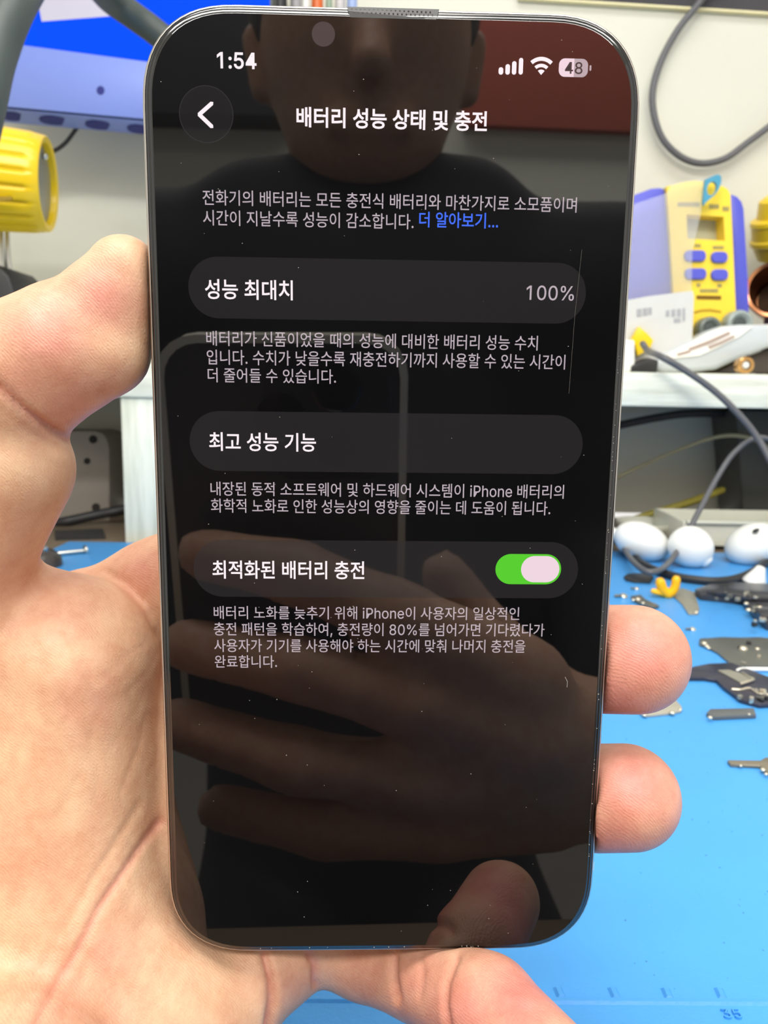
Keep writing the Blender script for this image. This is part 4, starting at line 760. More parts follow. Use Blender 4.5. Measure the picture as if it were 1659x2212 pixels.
REFV, _ = text_mesh('배')
REF = (REFV[:, 1].min(), REFV[:, 1].max())


def line(body, xl, xr, yc, hpx, m, off=0.0, ref='hangul', name='text_line', label=None):
    """one line of screen text: left end, right end, centre height at the left end (photo pixels)."""
    a = px2ph(xl, yc)
    bx_ = px2ph(xr, yc + (xr - xl) * 0.02)[0]
    top = px2ph(xl, yc - hpx / 2)[1]
    bot = px2ph(xl, yc + hpx / 2)[1]
    mb = MB()
    o = ph(0, 0, ZS + 0.02)
    text_on(mb, body, o, exw, eyw, a[0], bx_, bot, top, offset=off, ref=REF if ref == 'hangul' else None)
    t = build(name, mb, m, display, smooth=False)
    t['label'] = label or 'line of screen text'
    return t


def pill(xl, xr, yt, yb):
    l, t = px2ph(xl, (yt + yb) / 2 + (-6)), px2ph((xl + xr) / 2, yt + 4)
    r, b2 = px2ph(xr, (yt + yb) / 2 + 6), px2ph((xl + xr) / 2, yb + 4)
    return sheet('settings_row', rr_ph(l[0], b2[1], r[0], t[1], 9.5, 12), ZS, T_pill)


pill(408, 1264, 558, 690)
pill(411, 1257, 888, 1016)
pill(419, 1247, 1163, 1285)
# status bar
line('1:54', 470, 555, 133, 36, T_white, 0.02, None, 'clock_text', 'white clock digits')
for i, (a, b2, t) in enumerate(((1075.5, 1086, 148.5), (1090, 1100.5, 141.8), (1104, 1114.5, 135.4), (1118.5, 1129, 128.3))):
    q0, q1 = px2ph(a, 164), px2ph(b2, t)
    sheet('signal_bar', rr_ph(q0[0], q0[1], q1[0], q1[1], 0.3, 4), ZS + 0.02, T_white)
# wifi fan
wx, wy = px2ph(1167, 165)
mbw = MB()
sc_w = 36 / 15.1
for r0, r1 in ((0.0, 0.30), (0.43, 0.62), (0.78, 1.0)):
    r0, r1 = r0 * sc_w, r1 * sc_w
    n = 12
    arc = [math.radians(48 + 84 * k / n) for k in range(n + 1)]
    for k in range(n):
        a0, a1 = arc[k], arc[k + 1]
        mbw.add([ph(wx + r0 * math.cos(a0), wy + r0 * math.sin(a0), ZS + 0.02), ph(wx + r1 * math.cos(a0), wy + r1 * math.sin(a0), ZS + 0.02),
                 ph(wx + r1 * math.cos(a1), wy + r1 * math.sin(a1), ZS + 0.02), ph(wx + r0 * math.cos(a1), wy + r0 * math.sin(a1), ZS + 0.02)], [(0, 1, 2, 3)])
build('wifi_symbol', mbw, T_white, display, smooth=False)
q0, q1 = px2ph(1204.5, 168.5), px2ph(1269, 130.5)
sheet('battery_symbol', rr_ph(q0[0], q0[1], q1[0], q1[1], 0.85, 8), ZS + 0.01, T_dim)
qm = px2ph(1238, 150)[0]
lp = [p for p in rr_ph(q0[0], q0[1], q1[0], q1[1], 0.85, 8) if p[0] < qm]
lp = sorted([p for p in lp if p[1] >= (q0[1] + q1[1]) / 2], key=lambda p: -p[0]) + sorted([p for p in lp if p[1] < (q0[1] + q1[1]) / 2], key=lambda p: p[0])
sheet('battery_charge', [(qm, q1[1])] + lp + [(qm, q0[1])], ZS + 0.02, T_knob)
q2, q3 = px2ph(1271, 156), px2ph(1275.5, 144)
sheet('battery_tip', rr_ph(q2[0], q2[1], q3[0], q3[1], 0.14, 4), ZS + 0.02, T_dim)
mb48 = MB()
q2, q3 = px2ph(1218, 162.5), px2ph(1257, 137.5)
text_on(mb48, '48', ph(0, 0, ZS + 0.035), exw, eyw, q2[0], q3[0], q2[1], q3[1], offset=0.01)
build('battery_text', mb48, T_dark, display, smooth=False)
# back button
bc = px2ph(447, 249.5)
rb = 57 / 14.9
ringp = lambda r: [(bc[0] + r * math.cos(2 * math.pi * k / 48), bc[1] + r * math.sin(2 * math.pi * k / 48)) for k in range(48)]
bb = sheet('back_button', ringp(rb), ZS, T_ring)
sheet('button_face', ringp(rb - 0.12), ZS + 0.01, disp_mat('lit_button', (0.012, 0.011, 0.012, 1), 1.0))
c0, c1, c2 = px2ph(459, 226), px2ph(432, 250), px2ph(459, 276)


def stroke(mb, pts, w, z):
    for (xa, ya), (xb, yb) in zip(pts, pts[1:]):
        d = Vector((xb - xa, yb - ya)).normalized()
        n = Vector((-d.y, d.x)) * w / 2
        a = [(xa + n.x, ya + n.y), (xa - d.x * w / 2, ya - d.y * w / 2), (xa - n.x, ya - n.y), (xb - n.x, yb - n.y), (xb + d.x * w / 2, yb + d.y * w / 2), (xb + n.x, yb + n.y)]
        mb.add([ph(x, y, z) for x, y in a], [(0, 1, 2, 3, 4, 5)])


mbc = MB()
stroke(mbc, [c0, c1, c2], 0.55, ZS + 0.03)
build('back_chevron', mbc, T_white, display, smooth=False)
# sensor window near the top, its dull reflection given as a painted glow
fc = px2ph(699, 77)
sheet('front_camera', [(fc[0] + 1.62 * math.cos(2 * math.pi * k / 40), fc[1] + 1.62 * math.sin(2 * math.pi * k / 40)) for k in range(40)], ZS + 0.01, T_lens_sheen)
# texts
line('배터리 성능 상태 및 충전', 641, 1051, 255, 42, T_white, 0.022, label='white screen title text')
line('전화기의 배터리는 모든 충전식 배터리와 마찬가지로 소모품이며', 439, 1244, 428, 33, T_grey, 0.004)
line('시간이 지날수록 성능이 감소합니다.', 440, 893, 471.5, 33, T_grey, 0.004)
line('더 알아보기...', 905, 1075, 475.5, 33, T_blue, 0.012, label='blue link text')
line('성능 최대치', 444, 633, 625, 42, T_white, 0.014)
line('100%', 1136, 1238, 633, 32, T_grey, 0.006, None)
line('배터리가 신품이었을 때의 성능에 대비한 배터리 성능 수치', 447, 1160, 731, 32, T_grey, 0.004)
line('입니다. 수치가 낮을수록 재충전하기까지 사용할 수 있는 시간이', 448, 1219, 771.5, 32, T_grey, 0.004)
line('더 줄어들 수 있습니다.', 450, 726, 810, 31, T_grey, 0.004)
line('최고 성능 기능', 453, 683, 953, 39, T_white, 0.014)
line('내장된 동적 소프트웨어 및 하드웨어 시스템이 iPhone 배터리의', 456, 1216, 1054.5, 30, T_grey, 0.004)
line('화학적 노화로 인한 성능상의 영향을 줄이는 데 도움이 됩니다.', 457, 1187, 1091, 30, T_grey, 0.004)
line('최적화된 배터리 충전', 460, 787, 1228.5, 38, T_white, 0.014)
line('배터리 노화를 늦추기 위해 iPhone이 사용자의 일상적인', 463, 1120, 1321, 28, T_grey, 0.004)
line('충전 패턴을 학습하여, 충전량이 80%를 넘어가면 기다렸다가', 463, 1174, 1356.5, 28, T_grey, 0.004)
line('사용자가 기기를 사용해야 하는 시간에 맞춰 나머지 충전을', 464, 1133, 1392, 28, T_grey, 0.004)
line('완료합니다.', 465, 599, 1426.5, 27, T_grey, 0.004)
# toggle switch
q0, q1 = px2ph(1068, 1260), px2ph(1212, 1196)
sheet('toggle_track', rr_ph(q0[0], q0[1], q1[0], q1[1], 9, 14), ZS + 0.01, T_green)
q0, q1 = px2ph(1123, 1256), px2ph(1208, 1200)
sheet('toggle_knob', rr_ph(q0[0], q0[1], q1[0], q1[1], 9, 14), ZS + 0.025, T_knob)
# dust and scratches on the protector
mbd = MB()
rnd = random.Random(3)
for k in range(150):
    x, y = rnd.uniform(-33, 33), rnd.uniform(-71, 71)
    if k > 100:
        x = 34.35 + rnd.uniform(-0.1, 0.1)
        y = rnd.uniform(-56, 30)
    if 85 < k <= 100:
        y = -72.4 + rnd.uniform(-0.1, 0.1)
    r = rnd.uniform(0.02, 0.055)
    a0 = rnd.uniform(0, 6)
    mbd.prism([ph(x + r * 1.5 * math.cos(a0 + q), y + r * math.sin(a0 + q), ZS + 0.05) for q in (0, 1.3, 2.6, 3.9, 5.2)],
              [ph(x + r * 1.5 * math.cos(a0 + q), y + r * math.sin(a0 + q), ZS - 0.05) for q in (0, 1.3, 2.6, 3.9, 5.2)])
stroke(mbd, [px2ph(1255, 540), px2ph(1240, 680), px2ph(1227, 850)], 0.011, ZS + 0.03)
stroke(mbd, [px2ph(1219, 1460), px2ph(1224, 1470), px2ph(1223, 1482)], 0.06, ZS + 0.03)
du = build('dust', mbd, mat('dust_grey', S(190, 186, 178), rough=0.9), phone, smooth=False)
du['kind'] = 'stuff'

# ================================================================== HAND (signed-distance modelling, one continuous surface)


def cpt(px, py, d):
    return np.array([(px - CX) / FPX * d, (py - CY) / FPX * d, d], np.float32)


def smin(a, b, k):
    h = np.clip(0.5 + 0.5 * (b - a) / k, 0, 1)
    return b + (a - b) * h - k * h * (1 - h)


def smax(a, b, k):
    return -smin(-a, -b, k)


class Field:
    def __init__(self, lo, hi, res):
        self.lo, self.res = np.array(lo, np.float32), res
        self.n = [int(math.ceil((h - l) / res)) + 1 for l, h in zip(lo, hi)]
        ax = [self.lo[i] + res * np.arange(self.n[i], dtype=np.float32) for i in range(3)]
        self.X, self.Y, self.Z = ax[0][:, None, None], ax[1][None, :, None], ax[2][None, None, :]

    def empty(self):
        return np.full(self.n, 1e3, np.float32)

    def cone(self, D, a, b, ra, rb, k):     # round cone joined into D, evaluated only near itself
        a, b = np.asarray(a, np.float32), np.asarray(b, np.float32)
        m = max(ra, rb) + k + 6
        i0 = [max(0, int((min(a[i], b[i]) - m - self.lo[i]) / self.res)) for i in range(3)]
        i1 = [min(self.n[i], int((max(a[i], b[i]) + m - self.lo[i]) / self.res) + 2) for i in range(3)]
        if any(p >= q for p, q in zip(i0, i1)):
            return
        sl = tuple(slice(p, q) for p, q in zip(i0, i1))
        X, Y, Z = self.X[sl[0]], self.Y[:, sl[1]], self.Z[:, :, sl[2]]
        d = b - a
        L = max(float(d @ d), 1e-6)
        t = np.clip(((X - a[0]) * d[0] + (Y - a[1]) * d[1] + (Z - a[2]) * d[2]) / L, 0, 1)
        q = np.sqrt((X - a[0] - t * d[0]) ** 2 + (Y - a[1] - t * d[1]) ** 2 + (Z - a[2] - t * d[2]) ** 2) - (ra + (rb - ra) * t)
        D[sl] = smin(D[sl], q, k)

    def chain(self, D, pts, k):             # pts: (point, radius)
        for (a, ra), (b, rb) in zip(pts, pts[1:]):
            self.cone(D, a, b, ra, rb, k)

    def ell(self, D, c, r, k, R=None):
        x, y, z = self.X - c[0], self.Y - c[1], self.Z - c[2]
        if R is not None:
            x, y, z = [R[i][0] * x + R[i][1] * y + R[i][2] * z for i in range(3)]
        k0 = np.sqrt((x / r[0]) ** 2 + (y / r[1]) ** 2 + (z / r[2]) ** 2)
        k1 = np.sqrt((x / r[0] ** 2) ** 2 + (y / r[1] ** 2) ** 2 + (z / r[2] ** 2) ** 2) + 1e-9
        D[:] = smin(D, (k0 * (k0 - 1) / k1).astype(np.float32), k)

    def surface(self, D):
        """naive surface nets: vertices and quads of the zero level."""
        s = D < 0
        nx, ny, nz = [m - 1 for m in self.n]
        cnt = np.zeros((nx, ny, nz), np.int8)
        for i in (0, 1):
            for j in (0, 1):
                for k in (0, 1):
                    cnt += s[i:i + nx, j:j + ny, k:k + nz]
        act = (cnt > 0) & (cnt < 8)
        idx = np.full((nx, ny, nz), -1, np.int64)
        ii = np.argwhere(act)
        idx[act] = np.arange(len(ii))
        acc = np.zeros((len(ii), 3))
        num = np.zeros(len(ii))
        cor = [(i, j, k) for i in (0, 1) for j in (0, 1) for k in (0, 1)]
        vals = {c: D[ii[:, 0] + c[0], ii[:, 1] + c[1], ii[:, 2] + c[2]] for c in cor}
        for c in cor:
            for ax in range(3):
                if c[ax] == 0:
                    e = list(c)
                    e[ax] = 1
                    e = tuple(e)
                    a, b = vals[c], vals[e]
                    m = (a < 0) != (b < 0)
                    t = np.where(m, a / np.where(np.abs(a - b) < 1e-9, 1, a - b), 0)
                    p = np.tile(np.array(c, float), (len(ii), 1))
                    p[:, ax] += t
                    acc[m] += p[m]
                    num[m] += 1
        verts = (ii + acc / num[:, None]) * self.res + self.lo
        faces = []
        for ax in range(3):
            o1, o2 = (ax + 1) % 3, (ax + 2) % 3
            A = np.take(s, range(0, self.n[ax] - 1), axis=ax)
            B = np.take(s, range(1, self.n[ax]), axis=ax)
            e = np.argwhere(A != B)
            ok = (e[:, o1] > 0) & (e[:, o2] > 0) & (e[:, o1] < self.n[o1] - 1) & (e[:, o2] < self.n[o2] - 1)
            e = e[ok]
            q = []
            for d1, d2 in ((0, 0), (1, 0), (1, 1), (0, 1)):
                c = e.copy()
                c[:, o1] -= 1 - d1
                c[:, o2] -= 1 - d2
                q.append(idx[c[:, 0], c[:, 1], c[:, 2]])
            q = np.stack(q, 1)
            neg = A[e[:, 0], e[:, 1], e[:, 2]]
            q[~neg] = q[~neg][:, ::-1]
            faces.append(q)
        return verts, np.concatenate(faces)


def relax(v, f, it=3, lam=0.5):
    e = np.concatenate([f[:, [0, 1]], f[:, [1, 2]], f[:, [2, 3]], f[:, [3, 0]]])
    e = np.concatenate([e, e[:, ::-1]])
    deg = np.bincount(e[:, 0], minlength=len(v)).astype(float)
    for _ in range(it):
        s = np.stack([np.bincount(e[:, 0], weights=v[e[:, 1], i], minlength=len(v)) for i in range(3)], 1) / deg[:, None]
        v = v + (s - v) * lam
    return v


def vnormals(v, f):
    n = np.cross(v[f[:, 2]] - v[f[:, 0]], v[f[:, 3]] - v[f[:, 1]])
    out = np.zeros_like(v)
    for i in range(4):
        for a in range(3):
            out[:, a] += np.bincount(f[:, i], weights=n[:, a], minlength=len(v))
    return out / (np.linalg.norm(out, axis=1)[:, None] + 1e-9)


def mesh_obj(name, v_cam, f, material, parent=None, org=None, colors=None):
    R = np.array(CAM_M.to_3x3())
    w_ = (v_cam * np.array([1, -1, -1]) / 1000) @ R.T + np.array(ORI)
    if parent is not None:
        org = origin_of(parent)
    elif org is None:
        lo, hi = w_.min(0), w_.max(0)
        org = Vector(((lo[0] + hi[0]) / 2, (lo[1] + hi[1]) / 2, lo[2]))
    w_ = w_ - np.array(org)
    me = bpy.data.meshes.new(name)
    me.vertices.add(len(w_))
    me.vertices.foreach_set('co', w_.astype(np.float32).ravel())
    me.loops.add(len(f) * 4)
    me.loops.foreach_set('vertex_index', f.astype(np.int32).ravel())
    me.polygons.add(len(f))
    me.polygons.foreach_set('loop_start', np.arange(0, len(f) * 4, 4, dtype=np.int32))
    me.update(calc_edges=True)
    me.validate()
    me.polygons.foreach_set('use_smooth', np.ones(len(me.polygons), bool))
    if colors is not None:
        at = me.color_attributes.new('tint', 'FLOAT_COLOR', 'POINT')
        at.data.foreach_set('color', np.concatenate([colors, np.ones((len(colors), 1))], 1).astype(np.float32).ravel())
    me.materials.append(material)
    o = bpy.data.objects.new(name, me)
    COL.objects.link(o)
    if parent is not None:
        o.parent = parent
    else:
        o.location = org
    ORG[o.name] = Vector(org)
    return o


def mm(rpx, d):
    return rpx * d / FPX


def jt(px, py, d, rpx):
    return (cpt(px, py, d), mm(rpx, d))


fld = Field((-125, -48, 42), (66, 118, 172), 0.7)

# palm, ball of the thumb, wrist
pal = fld.empty()
KB = 5.0
fld.chain(pal, [jt(150, 1432, 137, 192), jt(125, 1690, 141, 225), jt(140, 1950, 139, 235), jt(270, 2170, 137, 225), jt(350, 2240, 137, 228)], KB)
fld.chain(pal, [jt(-110, 1380, 134, 175), jt(-140, 1700, 138, 230), jt(-120, 2050, 135, 260), jt(-60, 2400, 122, 255)], KB)
fld.chain(pal, [jt(350, 2240, 137, 228), jt(150, 2480, 122, 255), jt(-60, 2400, 122, 255)], KB)
fld.chain(pal, [(np.array([-58, 92, 108]), 23), (np.array([-78, 97, 62]), 26)], KB)
fld.chain(pal, [(np.array([-78, 93, 108]), 22), (np.array([-98, 97, 62]), 26)], KB)
fld.chain(pal, [jt(-30, 1290, 134, 128), jt(60, 1400, 138, 150)], KB)
met = fld.empty()
for q in (jt(345, 1300, 153, 118), jt(470, 1500, 150, 125), jt(500, 1700, 149, 122), jt(480, 1880, 148, 115)):
    fld.chain(met, [jt(180, 2150, 145, 160), q], KB)
fld.chain(met, [jt(60, 1345, 144, 88), jt(200, 1325, 150, 92), jt(345, 1296, 153, 120)], 3)
# thumb: two segments with a fold between them
prox = fld.empty()
fld.chain(prox, [jt(8, 1012, 121, 146), jt(-62, 1180, 126, 132), jt(-110, 1360, 132, 160)], 1.5)
dist = fld.empty()
fld.chain(dist, [jt(-30, 850, 119, 172), jt(140, 752, 117, 140), jt(218, 668, 116.5, 100), jt(267, 588, 116, 78)], 1.2)
fld.chain(dist, [jt(140, 760, 117, 135), jt(226, 758, 117, 92), jt(262, 640, 116.5, 84)], 1.5)
thumb = smin(prox, dist, 2.2)
# fingers
idx_ = fld.empty()
fld.chain(idx_, [jt(345, 1292, 152, 122), jt(640, 1120, 138, 112), jt(860, 1010, 136.5, 100), jt(1060, 960, 136, 92)], 2)
mid = fld.empty()
fld.chain(mid, [jt(470, 1500, 149, 125), jt(880, 1440, 142, 122), jt(1200, 1421, 138, 116), jt(1371, 1424, 130.5, 116)], 2)
rin = fld.empty()
fld.chain(rin, [jt(500, 1700, 149, 122), jt(880, 1735, 145, 120), jt(1190, 1724, 141, 112), jt(1355, 1721, 133, 111)], 2)
lit = fld.empty()
fld.chain(lit, [jt(545, 2095, 142, 118), jt(680, 2015, 151, 92), jt(790, 2058, 149, 90), jt(905, 2098, 141, 94), jt(1054, 2180, 124.5, 106), jt(1180, 2312, 113, 112)], 1.5)
D = smin(pal, thumb, 3.5)
met = smin(smin(met, idx_, 4), smin(mid, rin, 1.5), 5)
D = smin(D, met, 1.6)
D = smin(D, lit, 2.6)
# the phone presses into the skin
qx, qy, qz = fld.X - PO[0], fld.Y - PO[1], fld.Z - PO[2]
lx_ = qx * PEX[0] + qy * PEX[1] + qz * PEX[2]
ly_ = qx * PEY[0] + qy * PEY[1] + qz * PEY[2]
lz_ = qx * PN[0] + qy * PN[1] + qz * PN[2] + PT / 2
R_ = 11.5
ax_ = np.abs(lx_) - (PW / 2 + 0.12 - R_)
ay_ = np.abs(ly_) - (PH / 2 + 0.12 - R_)
d2 = np.sqrt(np.maximum(ax_, 0) ** 2 + np.maximum(ay_, 0) ** 2) + np.minimum(np.maximum(ax_, ay_), 0) - R_
rr_ = 1.3
b1, b2_ = d2 + rr_, np.abs(lz_) - (PT / 2 + 0.25 - rr_)
box = np.sqrt(np.maximum(b1, 0) ** 2 + np.maximum(b2_, 0) ** 2) + np.minimum(np.maximum(b1, b2_), 0) - rr_
D = smax(D, -box.astype(np.float32), 0.8)
HV, HF = fld.surface(D)
HV = relax(HV, HF, 2, 0.5)
HN = vnormals(HV, HF)
hx = HV[:, 0] / HV[:, 2] * FPX + CX
hy = HV[:, 1] / HV[:, 2] * FPX + CY
facing = np.clip(-(HN * HV).sum(1) / np.linalg.norm(HV, axis=1) * 2.5 + 0.2, 0, 1)


def dist_poly(poly):
    best = np.full(len(HV), 1e9)
    for (xa, ya), (xb, yb) in zip(poly, poly[1:]):
        dx, dy = xb - xa, yb - ya
        t = np.clip(((hx - xa) * dx + (hy - ya) * dy) / (dx * dx + dy * dy), 0, 1)
        best = np.minimum(best, np.hypot(hx - xa - t * dx, hy - ya - t * dy))
    return best


# skin folds: (polyline over the skin, half width, depth in mm)
FOLDS = [([(-20, 822), (50, 885), (105, 925), (150, 950)], 10, 1.0), ([(-10, 880), (60, 930), (120, 970)], 9, 0.25),
         ([(70, 2230), (120, 2130), (170, 2050), (215, 1960), (270, 1880), (310, 1820), (345, 1775)], 8, 0.55),
         ([(20, 2215), (90, 2090), (150, 1990), (200, 1900), (250, 1820), (300, 1740)], 9, 0.25),
         ([(225, 1232), (275, 1262), (318, 1312), (342, 1375)], 8, 0.5),
         ([(75, 1390), (100, 1450), (150, 1540)], 6, 0.25), ([(140, 1360), (170, 1420), (200, 1470)], 6, 0.22), ([(30, 1500), (60, 1600), (80, 1700)], 6, 0.2),
         ([(572, 2060), (586, 2110), (590, 2160), (580, 2230)], 9, 1.5), ([(985, 2070), (962, 2120), (958, 2170), (968, 2225)], 8, 0.8),
         ([(850, 2062), (848, 2110), (858, 2160)], 8, 1.1), ([(905, 2062), (912, 2100), (905, 2150)], 8, 0.3),
         ([(100, 1560), (180, 1640), (250, 1700)], 10, 0.12), ([(60, 640), (95, 690), (85, 740)], 12, 0.12),
         ([(668, 2060), (682, 2085), (684, 2130)], 8, 1.0), ([(300, 2000), (380, 2060), (450, 2080)], 9, 0.15)]
rf = np.random.RandomState(12)
FINE = []
for k in range(46):                         # fine lines of the palm
    x, y = rf.uniform(-20, 330), rf.uniform(1260, 2200)
    a = rf.normal(-1.05, 0.16) if k % 3 else rf.normal(0.75, 0.3)
    L = rf.uniform(60, 190)
    pts = [(x + math.cos(a) * L * t + rf.normal(0, 5), y + math.sin(a) * L * t + rf.normal(0, 5)) for t in (0, .33, .66, 1)]
    FINE.append((pts, rf.uniform(3.5, 6), rf.uniform(0.05, 0.14)))
for x, y, a in ((120, 905, .7), (60, 900, .65), (200, 830, .65), (100, 1000, .3), (60, 1060, .3), (110, 640, -.7), (170, 720, .2), (90, 1120, .2), (30, 1030, .3)):
    L = rf.uniform(70, 120)
    FINE.append(([(x + math.cos(a) * L * t, y + math.sin(a) * L * t + rf.normal(0, 3)) for t in (-.5, -.15, .15, .5)], 4.5, 0.09))
FOLDS = FOLDS + FINE
off = np.zeros(len(HV))
for poly, wd, dp in FOLDS:
    off += dp * np.exp(-(dist_poly(poly) / wd) ** 2)
# slow undulation of the soft tissue
rs = np.random.RandomState(5)
for _ in range(14):
    kx, ky = rs.normal(0, 0.018, 2)
    off += 0.035 * np.sin(kx * hx + ky * hy + rs.uniform(0, 6))
HV = HV - HN * (off * facing)[:, None]

# skin colour: warm base with pinker and yellower regions of its own
base = np.array([0.72, 0.435, 0.275])
pink = np.array([0.70, 0.275, 0.225])
cream = np.array([0.80, 0.54, 0.345])
wp = np.zeros(len(HV))
wc = np.zeros(len(HV))
for x, y, r, a in ((215, 640, 85, 0.75), (100, 720, 110, 0.75), (150, 860, 110, 0.45), (60, 810, 80, 0.5), (1390, 1410, 130, 1.0), (1330, 1500, 120, 0.9), (1370, 1690, 120, 1.0),
                   (1330, 1800, 100, 0.75), (1440, 1760, 60, 0.6), (1455, 1470, 60, 0.6), (1130, 2150, 130, 1.0), (1000, 2190, 120, 0.9), (900, 2130, 110, 0.6), (800, 2110, 90, 0.45), (190, 1500, 100, 0.28), (130, 2160, 90, 0.35),
                   (230, 2060, 60, 0.35), (110, 1290, 120, 0.3), (310, 1235, 60, 0.55), (250, 2190, 70, 0.25), (40, 1880, 110, 0.12), (620, 2120, 70, 0.25)):
    wp = np.maximum(wp, a * np.exp(-((hx - x) ** 2 + (hy - y) ** 2) / r ** 2))
for x, y, r, a in ((280, 560, 60, 0.8), (290, 760, 60, 0.55), (60, 1000, 110, 0.5), (130, 1430, 110, 0.45), (300, 1500, 70, 0.4), (320, 1900, 90, 0.5), (420, 2140, 110, 0.4), (180, 1700, 120, 0.35), (60, 1560, 120, 0.4)):
    wc = np.maximum(wc, a * np.exp(-((hx - x) ** 2 + (hy - y) ** 2) / r ** 2))
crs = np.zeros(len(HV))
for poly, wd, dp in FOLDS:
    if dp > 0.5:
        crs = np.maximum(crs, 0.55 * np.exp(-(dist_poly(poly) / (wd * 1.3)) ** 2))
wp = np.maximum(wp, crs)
colv = base + (cream - base) * wc[:, None]
colv = colv + (pink - colv) * wp[:, None]


def skin_mat(name, ridges=True):
    m = mat(name, (0.8, 0.47, 0.31, 1), rough=0.47, var=0.0, spec=0.42, sss=0.0)
    nt = m.node_tree
    b = nt.nodes['Principled BSDF']
    b.inputs['Subsurface Radius'].default_value = (1.0, 0.35, 0.2)
    b.inputs['Subsurface Scale'].default_value = 0.0025
    tc = nt.nodes.new('ShaderNodeTexCoord')
    N = lambda t: nt.nodes.new(t)
    L = nt.links.new
    at = N('ShaderNodeAttribute')
    at.attribute_name = 'tint'
    blotch = N('ShaderNodeTexNoise')
    blotch.inputs['Scale'].default_value = 170
    blotch.inputs['Detail'].default_value = 8
    blotch.inputs['Roughness'].default_value = 0.72
    L(tc.outputs['Object'], blotch.inputs['Vector'])
    rmp = N('ShaderNodeValToRGB')
    rmp.color_ramp.elements[0].position = 0.33
    rmp.color_ramp.elements[0].color = (0.88, 0.74, 0.70, 1)
    rmp.color_ramp.elements[1].position = 0.66
    rmp.color_ramp.elements[1].color = (1.06, 1.10, 1.10, 1)
    L(blotch.outputs['Fac'], rmp.inputs['Fac'])
    mul = N('ShaderNodeMix')
    mul.data_type = 'RGBA'
    mul.blend_type = 'MULTIPLY'
    mul.inputs[0].default_value = 0.9
    L(at.outputs['Color'], mul.inputs[6])
    L(rmp.outputs['Color'], mul.inputs[7])
    L(mul.outputs[2], b.inputs['Base Color'])
    # relief: pores, fine lines, fingerprint ridges
    vo = N('ShaderNodeTexVoronoi')
    vo.feature = 'DISTANCE_TO_EDGE'
    vo.inputs['Scale'].default_value = 1500
    L(tc.outputs['Object'], vo.inputs['Vector'])
    nz = N('ShaderNodeTexNoise')
    nz.inputs['Scale'].default_value = 520
    nz.inputs['Detail'].default_value = 6
    L(tc.outputs['Object'], nz.inputs['Vector'])
    wv = N('ShaderNodeTexWave')
    wv.wave_type = 'BANDS'
    wv.bands_direction = 'DIAGONAL'
    wv.inputs['Scale'].default_value = 900
    wv.inputs['Distortion'].default_value = 11.0
    wv.inputs['Detail'].default_value = 2
    wv.inputs['Detail Scale'].default_value = 0.35
    L(tc.outputs['Object'], wv.inputs['Vector'])
    a1 = N('ShaderNodeMath')
    a1.operation = 'MULTIPLY_ADD'
    a1.inputs[1].default_value = 0.3
    L(wv.outputs['Fac'], a1.inputs[0])
    L(nz.outputs['Fac'], a1.inputs[2])
    a2 = N('ShaderNodeMath')
    a2.operation = 'MULTIPLY_ADD'
    a2.inputs[1].default_value = 1.0
    L(vo.outputs['Distance'], a2.inputs[0])
    L(a1.outputs[0], a2.inputs[2])
    bp = N('ShaderNodeBump')
    bp.inputs['Strength'].default_value = 0.3
    bp.inputs['Distance'].default_value = 0.00022
    L(a2.outputs[0], bp.inputs['Height'])
    L(bp.outputs['Normal'], b.inputs['Normal'])
    return m


M_skin = skin_mat('palm_skin')
hand = mesh_obj('hand', HV, HF, M_skin, colors=colv)
tag(hand, 'bare left hand gripping the smartphone, palm facing the viewer', 'hand')

# ================================================================== BACKGROUND, LEFT SIDE
def tube_thing(name, pts, r, m, label, cat='cable', n=10, seg=10):
    o = build(name, MB().tube(spline(pts, n), r, seg), m, angle=80)
    return tag(o, label, cat)


def wdisc(px, py, y, rpx, thick, n=20, ry=None):
    ry = ry or rpx
    return wslab([(px + rpx * math.cos(2 * math.pi * k / n), py + ry * math.sin(2 * math.pi * k / n)) for k in range(n)], y, thick)


M_dark = mat('dark_cable_rubber', S(66, 74, 72), rough=0.5, var=0.08)
M_cable = mat('grey_cable_rubber', S(92, 92, 96), rough=0.45, var=0.06)
M_blk = mat('black_rubber', S(38, 38, 40), rough=0.5)
M_hole = mat('dark_hole', S(40, 46, 124), rough=0.8)
M_hole2 = mat('screw_recess', S(40, 36, 34), rough=0.8)
M_steel = mat('bright_steel', S(205, 205, 200), rough=0.25, metal=1.0)
M_yel = mat('yellow_plastic', S(238, 200, 20), rough=0.32, var=0.03)
M_yel2 = mat('pale_yellow_plastic', S(250, 216, 60), rough=0.4, var=0.03)
M_blue = mat('blue_plastic', S(84, 88, 200), rough=0.4, var=0.03)
M_white = mat('white_plastic', S(238, 238, 234), rough=0.3, var=0.02)

# blue lit monitor; the bracket's colour carries the screen's blue glow
YM = 0.80
mon = thing('monitor', 'monitor with a bright blue screen above a pale perforated bracket, top left', 'monitor', tuple(W(250, 290, YM)))
build('housing', wslab([(-90, -170), (590, -170), (590, 168), (-90, 78)], YM + 0.004, 0.03), M_dark, mon, bevel=0.002)
build('screen', wslab([(-80, -160), (582, -160), (582, 165), (-80, 79)], YM + 0.001, 0.006),
      mat('blue_lit_screen', (0.0, 0.006, 0.03, 1), rough=0.7, spec=0.05, emit=(0.0, 0.07, 1.0, 1), estr=1.15), mon)
build('screen_window', wslab([(70, -60), (90, 46), (245, 34), (300, -60)], YM + 0.0005, 0.001),
      mat('pale_lit_window', (0.1, 0.1, 0.1, 1), rough=0.3, emit=(0.62, 0.58, 0.72, 1), estr=0.9), mon)
M_brk = mat('glow_tinted_metal', S(118, 138, 214), rough=0.4, var=0.04, scale=15)
